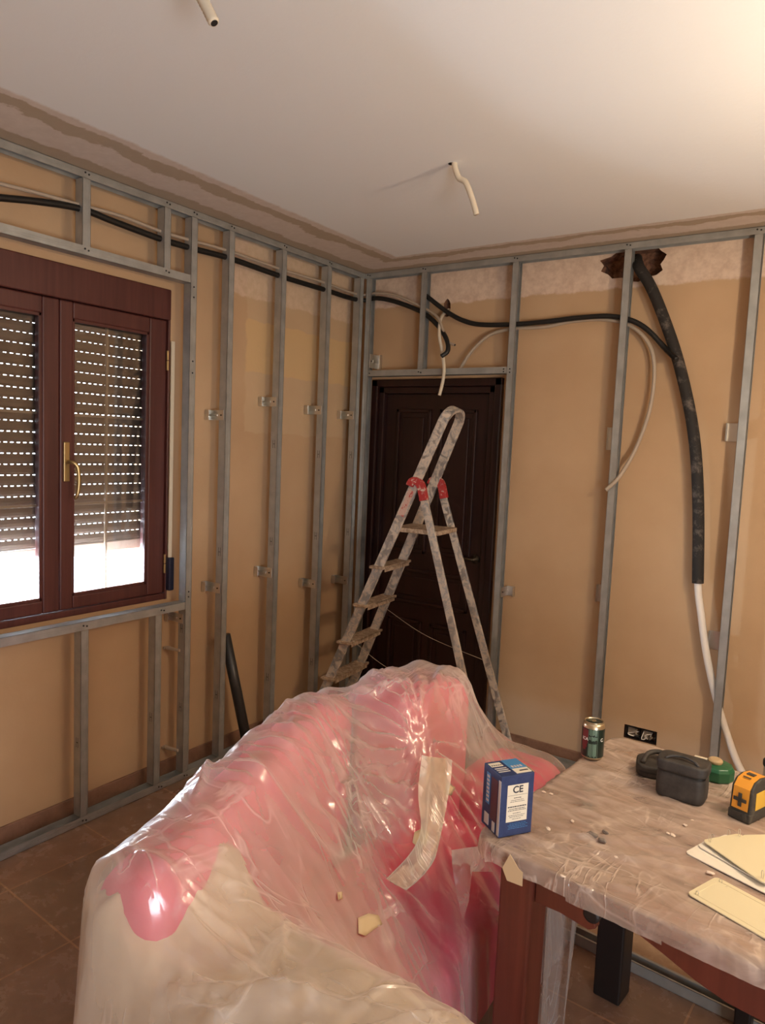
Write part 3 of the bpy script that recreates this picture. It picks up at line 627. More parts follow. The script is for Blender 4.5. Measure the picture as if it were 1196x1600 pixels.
# plastic film ------------------------------------------------------
def film_material(name, haze, tint, mask=None, bumps=1.0, fine=28.0, rough=0.16, dust=(0.75, 0.66, 0.60), rotz=0.0, stretch=(1, 4, 1), mott=0.0):
    """thin polythene: mostly transparent, a milky scatter, a sharp sheen, more of both at grazing angles"""
    m = bpy.data.materials.new(name); m.use_nodes = True; t = m.node_tree
    k = NT.__new__(NT); k.m = m; k.t = t; k.b = t.nodes['Principled BSDF']; k.co = t.nodes.new('ShaderNodeTexCoord')
    t.nodes.remove(k.b)
    mp = k.mapping(scale=stretch, rot=(0, 0, rotz))
    n1 = k.noise(fine*0.42, 2, 0.5, 0.9, mp); n2 = k.noise(fine*0.30, 3, 0.55, 1.4, k.mapping(scale=(stretch[1], stretch[0], 1), rot=(0, 0, rotz+0.7)))
    r1 = k.math('ABSOLUTE', k.math('SUBTRACT', n1, 0.5)); r2 = k.math('ABSOLUTE', k.math('SUBTRACT', n2, 0.5))
    ridge = k.math('SUBTRACT', 1.0, k.math('MINIMUM', k.math('MULTIPLY', k.math('MINIMUM', r1, r2), 34.0), 1.0))   # thin crease lines
    sel = smooth_step(k, k.noise(3.1, 3), 0.44, 0.60)
    ridge = k.math('MULTIPLY', ridge, sel)
    def vor(sc, vec):
        wv = k.n('ShaderNodeVectorMath', operation='MULTIPLY_ADD'); nn = k.n('ShaderNodeTexNoise'); nn.inputs['Scale'].default_value = sc*0.5; nn.inputs['Detail'].default_value = 2
        k.l(vec, nn.inputs['Vector']); k.l(nn.outputs['Color'], wv.inputs[0]); wv.inputs[1].default_value = (0.9/sc,)*3; k.l(vec, wv.inputs[2])
        v_ = k.n('ShaderNodeTexVoronoi'); v_.inputs['Scale'].default_value = sc; k.l(wv.outputs[0], v_.inputs['Vector']); return v_.outputs['Distance']
    v1 = vor(fine*0.55, mp); v2 = vor(fine*1.5, k.mapping(scale=(stretch[1]*0.5, stretch[0], 1), rot=(0, 0, rotz+0.9)))
    h = k.math('ADD', k.math('MULTIPLY', ridge, 0.22), k.math('ADD', k.math('MULTIPLY', v1, 1.5), k.math('ADD', k.math('MULTIPLY', v2, 0.45), k.math('MULTIPLY', n2, 0.5))))
    bp = k.bump(h, 0.5*bumps, 0.012)
    tr = k.n('ShaderNodeBsdfTransparent'); tr.inputs[0].default_value = (*tint, 1)
    df = k.n('ShaderNodeBsdfDiffuse'); df.inputs[0].default_value = (*dust, 1); k.l(bp, df.inputs['Normal'])
    tl = k.n('ShaderNodeBsdfTranslucent'); tl.inputs[0].default_value = (*dust, 1); k.l(bp, tl.inputs['Normal'])
    dm = k.n('ShaderNodeMixShader'); dm.inputs[0].default_value = 0.18; k.l(df.outputs[0], dm.inputs[1]); k.l(tl.outputs[0], dm.inputs[2])
    gl = k.n('ShaderNodeBsdfGlossy'); gl.inputs['Roughness'].default_value = rough; k.l(bp, gl.inputs['Normal'])
    lw = k.n('ShaderNodeLayerWeight'); lw.inputs[0].default_value = 0.35
    hz = k.math('ADD', haze, k.math('MULTIPLY', ridge, haze*0.9))  # crease highlights painted in as extra white haze
    if mott: hz = k.math('MULTIPLY', hz, k.math('ADD', 1.0-mott, k.math('MULTIPLY', k.ramp(k.noise(6, 5, 0.6, 1.0, k.mapping(scale=(1, 2.4, 1), rot=(0, 0, rotz))), [(0.36, (0, 0, 0)), (0.64, (1, 1, 1))]), 2*mott)))
    if mask is not None: hz = k.math('MULTIPLY', hz, mask(k))
    hz = k.math('ADD', hz, k.math('MULTIPLY', k.math('POWER', lw.outputs['Facing'], 1.7), 0.72))
    hz = k.math('MINIMUM', hz, 0.92)
    m1 = k.n('ShaderNodeMixShader'); k.l(hz, m1.inputs[0]); k.l(tr.outputs[0], m1.inputs[1]); k.l(dm.outputs[0], m1.inputs[2])
    fr = k.n('ShaderNodeFresnel'); fr.inputs[0].default_value = 1.5; k.l(bp, fr.inputs['Normal'])
    m2 = k.n('ShaderNodeMixShader'); k.l(k.math('MINIMUM', k.math('MULTIPLY', fr.outputs[0], 1.5), 0.45), m2.inputs[0]); k.l(m1.outputs[0], m2.inputs[1]); k.l(gl.outputs[0], m2.inputs[2])
    k.l(m2.outputs[0], t.nodes['Material Output'].inputs[0]); return m
def grid_mesh(name, X, Y, Z, m, keep=None, parent=None):
    ny, nx = Z.shape; idx = np.arange(nx*ny).reshape(ny, nx)
    a, b, c_, d = idx[:-1, :-1].ravel(), idx[:-1, 1:].ravel(), idx[1:, 1:].ravel(), idx[1:, :-1].ravel()
    F = np.stack([a, b, c_, d], 1)
    if keep is not None: kk = keep.ravel(); F = F[kk[F].all(1)]
    used = np.unique(F); re = -np.ones(nx*ny, int); re[used] = np.arange(len(used)); F = re[F]
    V = np.stack([X.ravel(), Y.ravel(), Z.ravel()], 1)[used]
    me = bpy.data.meshes.new(name); me.from_pydata(V.tolist(), [], F.tolist()); me.materials.append(m)
    me.polygons.foreach_set('use_smooth', [True]*len(F)); me.update()
    o = bpy.data.objects.new(name, me); C.objects.link(o)
    if parent: o.parent = parent
    return o
def fbm(X, Y, sx, sy, seed, octv=4):
    """smooth random field built from random plane waves (numpy, deterministic)"""
    r = np.random.RandomState(seed); out = np.zeros_like(X); amp = 1.0; tot = 0
    for o_ in range(octv):
        f = 2.0**o_
        for _ in range(7):
            q = r.uniform(0, 2*PI); ph = r.uniform(0, 2*PI); k1, k2 = math.cos(q)*f/sx*2.2, math.sin(q)*f/sy*2.2
            out += amp*np.sin(k1*X+k2*Y+ph)
        tot += amp*2.6; amp *= 0.55
    return out/tot
def crease(X, Y, a, b, w, amp):
    ax, ay = a; bx, by = b; L2 = (bx-ax)**2+(by-ay)**2; t = np.clip(((X-ax)*(bx-ax)+(Y-ay)*(by-ay))/L2, 0, 1)
    d = np.hypot(X-ax-t*(bx-ax), Y-ay-t*(by-ay)); return amp*np.exp(-(d/w)**2)*np.sin(PI*np.clip(t*0.9+0.08, 0, 1))
# table cover: a sheet folded over the edge of the top
M_HFILM = film_material('hanging_film', 0.14, (0.90, 0.86, 0.82), fine=9, bumps=0.8)
M_TFILM = film_material('dusty_table_film', 0.40, (0.93, 0.88, 0.84), mott=0.35, fine=9, bumps=1.3, rotz=0.35, stretch=(1, 3, 1), dust=(0.70, 0.56, 0.47), rough=0.15)
st_ = 0.009; xs = np.arange(-0.085, TL+0.08, st_); ys = np.arange(-0.085, TD+0.085, st_); A, B = np.meshgrid(xs, ys)
r0 = 0.06; cxm = np.clip(A, r0, TL-r0); cym = np.clip(B, r0, TD-r0); dx, dy = A-cxm, B-cym; dd = np.hypot(dx, dy)+1e-9; e = np.maximum(dd-r0, 0)
nx_, ny_ = dx/dd, dy/dd; ee = np.minimum(e, 0.010); bulge = 0.006*np.sin(np.clip(e/0.07, 0, 1)*PI)+0.004*fbm(A+B, A-B, 0.06, 0.06, 3)*(e > 0)
PX = np.where(e > 0, cxm+nx_*(r0+ee+bulge), A); PY = np.where(e > 0, cym+ny_*(r0+ee+bulge), B)
wr = 0.0016*fbm(A, B, 0.10, 0.04, 11)+0.0015*np.abs(fbm(A+0.4*B, B, 0.30, 0.022, 12))
for (a_, b_) in (((0.06, 0.06), (0.45, 0.42)), ((0.05, 0.10), (0.50, 0.36)), ((0.06, 0.05), (0.42, 0.22)), ((0.05, 0.55), (0.22, 0.60)), ((0.25, 0.55), (0.6, 0.40)), ((0.12, 0.80), (0.5, 0.74)), ((0.3, 0.45), (0.75, 0.47)), ((0.62, 0.10), (0.95, 0.03))):
    wr += crease(A, B, a_, b_, 0.009, 0.006)
rs = np.random.RandomState(8)
for _ in range(46):
    q = rs.normal(0.62, 0.30); x0, y0, l_ = rs.uniform(0.0, 1.2), rs.uniform(0.0, 0.8), rs.uniform(0.08, 0.35)
    wr += crease(A, B, (x0, y0), (x0+l_*math.cos(q), y0+l_*math.sin(q)), rs.uniform(0.006, 0.012), rs.uniform(0.002, 0.0045))
PZ = TZ+0.0025+np.maximum(wr, 0)-np.maximum(e-0.010, 0)
keep = e < 0.062+0.010*fbm(A, B, 0.2, 0.2, 5)
TC = thing('table_cover', 'dusty clear plastic sheet wrapped over the table top', 'plastic cover', TP, TYAW)
grid_mesh('film', PX, PY, PZ, M_TFILM, keep, TC)
# loose corner hanging off the near left corner
fl = MB(); q = lambda px, py, y: TI @ at(px, py, 1, y)
cor = [q(748, 1322, -2.10), q(706, 1328, -2.06), q(707, 1352, -2.06), q(714, 1400, -2.06), q(724, 1438, -2.05), q(733, 1408, -2.07), q(738, 1362, -2.10), q(770, 1362, -2.125)]
ce = q(735, 1345, -2.085); fl.add(cor+[ce], [(8, i, i+1) for i in range(7)]+[(8, 7, 0)]); fl.build('hanging_corner', M_TFILM, TC, smooth=True)
# sheet hanging under the far left part of the table
n_ = 50; us = np.linspace(0, 1, n_); zs = np.linspace(0.015, 0.70, 40); U, Z_ = np.meshgrid(us, zs)
dX = 0.075+0.075*U*(0.55+0.45*Z_/0.7)+0.008*np.sin(U*9+Z_*2); dY = 0.22+0.03*np.sin(U*11+Z_*3)+0.10*U
grid_mesh('hanging_sheet', dX, dY, Z_, M_HFILM, None, TC)
tp_ = MB(); g_ = [q(803, 1330, -2.145), q(817, 1352, -2.145), q(824, 1358, -2.145), q(822, 1380, -2.148), q(797, 1372, -2.148), q(790, 1352, -2.146)]
g_ = [Vector((p.x, -0.0235, p.z)) for p in g_]; tp_.add([p for p in g_]+[p+Vector((0, 0.001, 0)) for p in g_], [tuple(range(6)), tuple(range(11, 5, -1))]+[(i, (i+1) % 6, 6+(i+1) % 6, 6+i) for i in range(6)])
tp_.build('masking_tape', mat('masking_tape', (0.62, 0.45, 0.26), 0.7), TC)

# ------------------------------------------------------------------ things on the table
TT = TZ+0.0045
def text_mesh(txt, size, name, m, parent, mtx, extrude=0.0003, bold=False, fit=None):
    cu = bpy.data.curves.new(name, 'FONT'); cu.body = txt; cu.size = size; cu.extrude = extrude; cu.align_x = 'CENTER'; cu.align_y = 'CENTER'
    if bold: cu.offset = size*0.02
    to = bpy.data.objects.new(name, cu); C.objects.link(to); dg = bpy.context.evaluated_depsgraph_get(); me = bpy.data.meshes.new_from_object(to.evaluated_get(dg))
    bpy.data.objects.remove(to); me.materials.clear(); me.materials.append(m)
    for v_ in me.vertices: v_.co = fit(mtx @ v_.co) if fit else mtx @ v_.co
    o_ = bpy.data.objects.new(name, me); C.objects.link(o_); o_.parent = parent; return o_
# blue carton
f0, fr_, fl_ = at(779, 1310, 2, TT), at(831, 1300, 2, TT), at(761, 1295, 2, TT)
ang = math.atan2(fr_.y-f0.y, fr_.x-f0.x); wbx = (fr_-f0).length; dbx = (fl_-f0).length; hbx = 0.152
BX = thing('carton_box', 'blue cardboard box with a cream certificate label on the corner of the table', 'box', (f0.x, f0.y, TT), ang)
wbx = 0.092; dbx = 0.082
M_BLUE = spattered('blue_card', (0.012, 0.026, 0.095), (0.02, 0.036, 0.115), 0.4, 0.6); M_LBLUE = mat('light_blue_print', (0.05, 0.20, 0.42), 0.5); M_CREAM = mat('cream_label', (0.68, 0.62, 0.50), 0.6); M_INK = mat('label_ink', (0.03, 0.03, 0.04), 0.6)
M_MAROON = mat('maroon_print', (0.07, 0.018, 0.03), 0.5); M_PALEP = mat('pale_print', (0.50, 0.46, 0.44), 0.6)
MB().box((0, 0, 0), (wbx, dbx, hbx)).build('carton', M_BLUE, BX, bevel=0.0015)
lb = MB().box((0.018, -0.0006, 0.036), (0.076, 0.0, 0.128)).build('label', M_CREAM, BX)
FX = lambda x, z: Matrix.Translation((x, -0.0008, z)) @ Matrix.Rotation(PI/2, 4, 'X')
text_mesh('CE', 0.024, 'lettering', M_INK, lb, FX(0.047, 0.115), bold=True)
rr_ = random.Random(9); b = MB()
b.box((0.020, -0.0009, 0.1015), (0.074, -0.0006, 0.1020))
for i, (z, w_, h_) in enumerate(((0.094, 0.020, 0.0016), (0.089, 0.036, 0.0010), (0.085, 0.040, 0.0010), (0.072, 0.052, 0.0026), (0.067, 0.046, 0.0014), (0.063, 0.050, 0.0014), (0.056, 0.022, 0.0014), (0.051, 0.046, 0.0010), (0.047, 0.040, 0.0010), (0.042, 0.024, 0.0010))):
    x = 0.047-w_/2
    while x < 0.047+w_/2: l_ = rr_.uniform(0.002, 0.007); b.box((x, -0.0009, z), (min(x+l_, 0.047+w_/2), -0.0006, z+h_)); x += l_+0.0012
b.build('fine_print', M_INK, lb)
b = MB()
for z, w_ in ((0.030, 0.042), (0.026, 0.052), (0.022, 0.046), (0.018, 0.050)):
    x = 0.050-w_/2
    while x < 0.050+w_/2: l_ = rr_.uniform(0.003, 0.008); b.box((x, -0.0004, z), (x+l_, 0.0, z+0.001)); x += l_+0.0014
b.build('fine_print', M_LBLUE, BX)
b = MB().box((-0.0006, 0.014, 0.030), (0.0, 0.042, 0.135)).build('side_picture', M_MAROON, BX)
MB().box((-0.0008, 0.0005, 0.004), (0.0, 0.010, 0.140)).build('worn_edge', M_PALEP, BX)
MB().box((-0.0008, 0.020, 0.004), (0.0, 0.032, 0.028)).box((-0.0008, 0.048, 0.008), (0.0, 0.068, 0.036)).build('side_print', M_PALEP, BX)
MB().box((-0.0006, 0.050, 0.060), (0.0, 0.066, 0.138)).build('side_stripe', M_LBLUE, BX)
b = MB()
for i in range(7): b.box((-0.001, 0.052, 0.066+i*0.010), (-0.0006, 0.063, 0.072+i*0.010))
b.build('side_print', M_PALEP, BX)
MB().box((0.045, 0.030, hbx), (wbx-0.002, dbx-0.002, hbx+0.0006)).build('top_stripe', M_LBLUE, BX)
MB().box((0.046, 0.006, hbx), (0.088, 0.030, hbx+0.0008)).box((0.004, 0.052, hbx), (0.036, 0.072, hbx+0.0008)).build('top_label', M_CREAM, BX)
b = MB().box((0.060, 0.015, hbx+0.0008), (0.084, 0.020, hbx+0.0011))
for i in range(5): b.box((0.006+i*0.006, 0.056, hbx+0.0008), (0.010+i*0.006, 0.060, hbx+0.0011))
b.build('top_print', M_INK, BX)
b = MB()
for i in range(4): b.box((0.052+i*0.008, 0.036, hbx+0.0006), (0.057+i*0.008, 0.046, hbx+0.0010))
for j in range(3): b.box((0.006, 0.022+j*0.009, hbx), (0.038, 0.026+j*0.009, hbx+0.0006))
b.build('top_print', M_PALEP, BX)
# drinks can
p = at(925, 1183, 2, TT); CN = thing('drinks_can', 'dark green drinks can with gold rim at the far corner of the table', 'can', (p.x, p.y, TT), 0.0)
M_GOLD = mat('can_gold', (0.55, 0.45, 0.30), 0.3, 0.9); M_CANG = mat('can_dark_green', (0.018, 0.030, 0.022), 0.3, 0.3); M_CANM = mat('can_maroon', (0.16, 0.025, 0.03), 0.35, 0.2); M_CANP = mat('can_pale_green', (0.16, 0.26, 0.19), 0.4); M_CANW = mat('can_white', (0.7, 0.68, 0.62), 0.4)
CR = 0.0335
MB().lathe([(0.022, 0.004), (0.024, 0), (0.027, 0.001), (0.0315, 0.007), (CR, 0.011), (CR, 0.098), (0.0315, 0.107), (0.0285, 0.113)], (0, 0, 0), 48, mis=[1, 1, 1, 1, 0, 1, 1]).build('can_body', [M_CANG, M_GOLD], CN, smooth=True)
l = MB(); l.lathe([(0.0270, 0.111), (0.0285, 0.1155), (0.0275, 0.1165), (0.0262, 0.1150), (0.0250, 0.1110), (0.004, 0.1112)], (0, 0, 0), 40); lid = l.build('lid', M_GOLD, CN, smooth=True)
MB().prism([(0.012*math.cos(a)+0.006, 0.008*math.sin(a)-0.011) for a in np.linspace(0, 2*PI, 20, endpoint=False)], 0.1113, 0.1118).build('drink_opening', M_BLACK, lid)
MB().prism([(0.006*math.cos(a)-0.002, 0.011*math.sin(a)+0.007) for a in np.linspace(0, 2*PI, 20, endpoint=False)], 0.1120, 0.1132).build('pull_tab', M_GOLD, lid, bevel=0.0003)
face = math.atan2(EYE[1]-p.y, EYE[0]-p.x)
def wrap(a0, r=CR+0.0003): return lambda v_: Vector(((r+v_.z)*math.cos(a0+v_.x/CR), (r+v_.z)*math.sin(a0+v_.x/CR), v_.y))
def decal(a0, polys, m, name, z=0.0):
    b = MB(); fn = wrap(a0)
    for pl in polys:
        x0, y0, x1, y1 = pl; n = max(1, int((x1-x0)/0.003)); vs = []; 
        for i in range(n+1):
            x = x0+(x1-x0)*i/n
            for yy in (y0, y1): vs.append(fn(Vector((x, yy, z))))
        b.add(vs, [(2*i, 2*i+2, 2*i+3, 2*i+1) for i in range(n)])
    return b.build(name, m, CN, smooth=True)
decal(face-0.80, [(-0.012, 0.052, 0.012, 0.095), (-0.010, 0.040, 0.010, 0.052), (-0.006, 0.032, 0.006, 0.040)], M_CANM, 'shield')
text_mesh('ICA', 0.013, 'lettering', M_CANW, CN, Matrix.Translation((0, 0.066, 0.0003)), fit=wrap(face-0.72), bold=True)
text_mesh('C', 0.014, 'lettering', M_CANW, CN, Matrix.Translation((0, 0.066, 0.0003)), fit=wrap(face+0.85), bold=True)
b_ = []; rr_ = random.Random(3)
for y0, y1 in ((0.078, 0.099), (0.062, 0.077), (0.012, 0.056)):
    x = -0.012
    while x < 0.012: w_ = rr_.uniform(0.0012, 0.003); b_.append((x, y0+rr_.uniform(0, 0.004), min(x+w_, 0.0125), y1-rr_.uniform(0, 0.003))); x += w_+rr_.uniform(0.0008, 0.0018)
decal(face+0.02, b_, M_CANP, 'tall_lettering')
decal(face+0.02, [(-0.0145, 0.060, -0.0138, 0.101), (0.0138, 0.060, 0.0145, 0.101), (-0.0145, 0.1003, 0.0145, 0.101), (-0.0145, 0.010, -0.0138, 0.058), (0.0138, 0.010, 0.0145, 0.058), (-0.0145, 0.010, 0.0145, 0.0107)], M_CANP, 'border_line')
# black zipped cases
def case_mat():
    m = mat('black_nylon', (0.028, 0.024, 0.021), 0.62); k = NT(m); k.base(k.ramp(k.noise(22, 5, 0.7), [(0.35, (0.020, 0.017, 0.015)), (0.75, (0.065, 0.055, 0.048))])); return m
M_CASE = case_mat(); M_ZIP = mat('zip_black', (0.008, 0.008, 0.008), 0.4)
a, b = at(1022, 1240, 2, TT), at(1094, 1262, 2, TT); an = math.atan2(b.y-a.y, b.x-a.x)
KC = thing('zipped_case', 'black zipped case standing upright in front of the flat black case', 'case', (a.x, a.y, TT), an)
w_ = (b-a).length+0.006
def soft(x0, y0, z0, x1, y1, z1, bow, n=10):
    """box with rounded plan and slightly bulging faces"""
    m = MB(); pl = rrect(x0, y0, x1, y1, min(x1-x0, y1-y0)*0.28, 6); N = len(pl); rows = []
    cx_, cy_ = (x0+x1)/2, (y0+y1)/2
    for i in range(n+1):
        t = i/n; z = z0+(z1-z0)*t; s_ = 1+bow*math.sin(PI*t)-0.06*max(0, (t-0.86)/0.14)**2-0.05*max(0, (0.12-t)/0.12)**2
        rows.append([(cx_+(px-cx_)*s_, cy_+(py-cy_)*s_, z) for px, py in pl])
    vs = [p for r in rows for p in r]; fs = [(i*N+k, i*N+(k+1) % N, (i+1)*N+(k+1) % N, (i+1)*N+k) for i in range(n) for k in range(N)]
    return m.add(vs, fs+[tuple(range(N-1, -1, -1)), tuple(range(n*N, n*N+N))])
soft(0, 0, 0, w_, 0.078, 0.072, 0.02).build('case_body', M_CASE, KC, smooth=True, bevel=0.002)
soft(-0.003, -0.003, 0.075, w_+0.003, 0.081, 0.104, 0.015).build('case_lid', M_CASE, KC, smooth=True, bevel=0.004)
MB().prism(rrect(-0.001, -0.001, w_+0.001, 0.079, 0.022), 0.071, 0.0765).build('zip', M_ZIP, KC)
MB().tube(spline([(0.02, 0.012, 0.103), (0.03, 0.02, 0.110), (w_*0.5, 0.03, 0.113), (w_-0.03, 0.02, 0.110), (w_-0.02, 0.012, 0.103)]), 0.004, 8).build('grab_handle', M_CASE, KC, smooth=True)
a = at(992, 1212, 2, TT); b = at(1030, 1220, 2, TT)
K2 = thing('zipped_case', 'flat black case with a carry loop lying behind the upright one', 'case', (a.x+0.004, a.y, TT), math.radians(14))
soft(0, 0, 0, 0.115, 0.105, 0.034, 0.03).build('case_body', M_CASE, K2, smooth=True, bevel=0.003)
MB().prism(rrect(-0.002, -0.002, 0.117, 0.107, 0.03), 0.014, 0.019).build('zip', M_ZIP, K2)
m = MB(); m.tube(spline([(0.015, 0.02, 0.036), (0.03, 0.055, 0.052), (0.06, 0.07, 0.056), (0.095, 0.055, 0.052), (0.105, 0.02, 0.036)]), 0.0075, 10); m.build('carry_loop', M_CASE, K2, smooth=True)
# green round thing with tan knob
p = at(1117, 1218, 2, TT); GT = thing('round_tub', 'round green plastic tub with a tan cap behind the orange laser', 'tub', (p.x, p.y+0.02, TT))
M_GREEN = mat('green_plastic', (0.012, 0.105, 0.045), 0.35)
MB().lathe([(0.046, 0), (0.049, 0.004), (0.049, 0.030), (0.043, 0.040), (0.012, 0.043)], (0, 0, 0), 10).build('tub_body', M_GREEN, GT, bevel=0.003)
MB().lathe([(0.020, 0.042), (0.021, 0.050), (0.016, 0.055)], (-0.005, 0.0, 0), 20).build('cap', mat('tan_plastic', (0.45, 0.32, 0.18), 0.5), GT, smooth=False, bevel=0.002)
MB().box((-0.062, -0.006, 0.043), (-0.015, 0.008, 0.047)).build('cap_tongue', M_CREAMPIPE, GT, bevel=0.001)
# laser level
f0 = at(1171, 1289, 2, TT); l0 = at(1138, 1274, 2, TT); r0_ = at(1193, 1270, 2, TT)
an = math.atan2(f0.y-l0.y, f0.x-l0.x); w_ = (f0-l0).length; d_ = 0.098; h_ = 0.108
LZ = thing('laser_level', 'orange and black laser level with a black cross standing near the right edge', 'laser level', (l0.x, l0.y, TT), an)
M_OR = mat('laser_orange', (0.72, 0.30, 0.03), 0.4); M_YE = mat('laser_yellow', (0.66, 0.40, 0.04), 0.4); M_DG = spattered('laser_dark', (0.035, 0.032, 0.026), (0.09, 0.08, 0.06), 0.5, 0.7)
P_ = [(0, 0), (d_, 0), (d_, h_-0.02), (d_-0.012, h_-0.004), (d_*0.5, h_), (0.022, h_-0.006), (0.006, h_-0.022)]
MB().prism(P_, 0, w_, fn=lambda y, z, x: (x, y, z)).build('laser_body', M_DG, LZ, bevel=0.004)
ins = 0.007; Q = [(-0.0015, 0.030), (0.004, h_-0.022), (0.0205, h_-0.0045), (d_*0.5, h_+0.0015), (d_*0.82, h_-0.0025)]
m = MB(); vs = [(ins, y, z) for y, z in Q]+[(w_-ins, y, z) for y, z in Q]; m.add(vs, [(i, 5+i, 6+i, i+1) for i in range(4)]); oo = m.build('front_panel', M_OR, LZ); sm = oo.modifiers.new('t', 'SOLIDIFY'); sm.thickness = 0.0012
MB().box((w_/2-0.0045, -0.0032, 0.038), (w_/2+0.0045, -0.001, 0.073)).box((w_/2-0.0165, -0.0032, 0.051), (w_/2+0.0165, -0.001, 0.060)).build('cross_mark', M_DG, LZ)
MB().box((w_-0.0008, 0.024, 0.030), (w_+0.0012, d_-0.016, 0.076)).build('side_panel', M_YE, LZ, bevel=0.001)
MB().box((w_/2-0.011, 0.042, h_+0.0008), (w_/2+0.009, 0.056, h_+0.0032)).build('display', M_DG, LZ, bevel=0.0006)
MB().box((w_/2-0.010, 0.024, h_-0.0006), (w_/2+0.010, 0.028, h_+0.0010)).build('printed_line', M_DG, LZ)
MB().box((-0.001, -0.002, 0), (w_+0.001, d_+0.001, 0.024)).build('foot_block', M_DG, LZ, bevel=0.003)
# jar with black lid at the picture's edge
p = at(1200, 1236, 2, TT); JR = thing('lidded_jar', 'small grey jar with a black lid, cut by the right edge behind the laser', 'jar', (p.x+0.006, p.y+0.03, TT))
MB().lathe([(0.022, 0), (0.024, 0.003), (0.024, 0.060), (0.019, 0.066)], (0, 0, 0), 28).build('jar_body', M_BRACKET, JR, smooth=False)
MB().lathe([(0.026, 0.062), (0.027, 0.066), (0.027, 0.078), (0.024, 0.081)], (0, 0, 0), 28).build('jar_lid', M_ZIP, JR, bevel=0.001)
# cover plates
M_PLW = mat('plate_white', (0.78, 0.72, 0.62), 0.35); M_PLY = mat('plate_ivory', (0.72, 0.64, 0.43), 0.35)
def plate(px, d0, L, w, z, m, label, z2=None, rim=False, clips=2):
    p = at(px[0], px[1], 2, z); q_ = at(d0[0], d0[1], 2, z); an = math.atan2(q_.y-p.y, q_.x-p.x)
    o = thing('cover_plate', label, 'plate', (p.x, p.y, z), an, None)
    MB().prism(rrect(0, 0, L, w, 0.012), 0, 0.0028).build('plate', m, o, bevel=0.0008)
    if rim:
        b = MB(); t = 0.0012; i_ = 0.012
        b.box((i_, i_, 0.0028), (L-i_, i_+t, 0.0036)).box((i_, w-i_-t, 0.0028), (L-i_, w-i_, 0.0036)).box((i_, i_, 0.0028), (i_+t, w-i_, 0.0036)).box((L-i_-t, i_, 0.0028), (L-i_, w-i_, 0.0036)); b.build('rim', m, o)
    for k in range(clips):
        x, y = ((0.012, w-0.012), (0.012, 0.012), (L-0.014, 0.012))[k] if not rim else ((0.016, 0.014), (0.018, w-0.014))[k]
        b = MB(); hh = 0.018 if not rim else 0.008
        b.tube(spline([(x-0.002, y, 0.0025), (x-0.003, y, hh), (x, y, hh+0.003), (x+0.003, y, hh), (x+0.002, y, 0.0025)], 0.003), 0.0007, 6); b.build('spring_clip', M_BRACKET, o, smooth=True)
    return o
# the plate's local x runs down the long side, local y across to the upper corner
plate((1070, 1333), (1196, 1397), 0.20, 0.115, TT, M_PLW, 'white cover plate at the bottom of the fanned stack', clips=1)
plate((1089, 1322), (1196, 1383), 0.20, 0.115, TT+0.004, M_PLW, 'white cover plate in the middle of the fanned stack', clips=1)
plate((1158, 1306), (1196, 1340), 0.15, 0.115, TT+0.008, M_PLY, 'ivory cover plate at the back of the stack, mostly under the top one', clips=1)
plate((1097, 1314), (1188, 1378), 0.178, 0.115, TT+0.012, M_PLY, 'ivory cover plate on top of the fanned stack with wire clips', clips=3)
plate((1073, 1397), (1196, 1468), 0.24, 0.115, TT, M_PLY, 'ivory cover plate with a raised rim lying by itself nearest the camera', rim=True, clips=2)
# plaster lumps and crumbs
M_PLUG = mat('grey_plug', (0.20, 0.16, 0.13), 0.8); M_CRUMB = mat('plaster_crumb', (0.72, 0.60, 0.50), 0.9)
def lump(px, py, s, m, name, label, cat, grp=None, seed=0):
    r = random.Random(seed); p = at(px, py, 2, TT); bm = bmesh.new(); bmesh.ops.create_icosphere(bm, subdivisions=2, radius=1)
    for v_ in bm.verts: k = 1+r.uniform(-0.22, 0.22); v_.co = Vector((v_.co.x*s[0]*k, v_.co.y*s[1]*k, max(v_.co.z, -0.7)*s[2]*k))
    zmin = min(v_.co.z for v_ in bm.verts); rz = Matrix.Rotation(r.uniform(-0.9, 0.2), 3, 'Z')
    for v_ in bm.verts: v_.co = rz @ (v_.co-Vector((0, 0, zmin)))
    me = bpy.data.meshes.new(name); bm.to_mesh(me); bm.free(); me.materials.append(m); o = bpy.data.objects.new(name, me); o.location = (p.x, p.y, TT); C.objects.link(o); return tag(o, label, cat, grp)
for i, (x, y, s, la) in enumerate(((926, 1308, (0.014, 0.007, 0.007), 'grey wall plug on the table, leftmost and largest of three'), (941, 1316, (0.010, 0.006, 0.006), 'grey wall plug on the table, nearest of three'), (946, 1303, (0.010, 0.005, 0.005), 'grey wall plug on the table, farthest of three'))):
    lump(x, y, s, M_PLUG, 'wall_plug', la, 'wall plug', None, i+3)
CR_ = [(857, 1296, 'plaster crumb just right of the foot of the blue box'), (862, 1241, 'plaster crumb behind the blue box, right one of a close pair'), (895, 1284, 'plaster crumb alone between the blue box and the wall plugs'),
       (1052, 1306, 'plaster crumb left of the stacked plates, right one of a touching pair'), (1071, 1290, 'plaster crumb halfway between the upright case and the stacked plates'), (1083, 1283, 'plaster crumb below the upright black case, nearest to it'),
       (1110, 1365, 'plaster crumb between the plate stack and the single plate'), (880, 1370, 'plaster crumb on the near edge of the table cover'), (1044, 1303, 'plaster crumb left of the stacked plates, left one of a touching pair'),
       (1098, 1287, 'plaster crumb left of the orange laser level, above the plates'), (963, 1340, 'plaster crumb in front of the three wall plugs'), (850, 1238, 'plaster crumb behind the blue box, left one of a close pair')]
for i, (x, y, la) in enumerate(CR_):
    s = (0.006, 0.004, 0.002) if i % 3 else (0.009, 0.005, 0.0025)
    lump(x, y, s, M_CRUMB, 'plaster_crumb', 'small white '+la, 'crumb', 'plaster crumbs on the table', i+20)
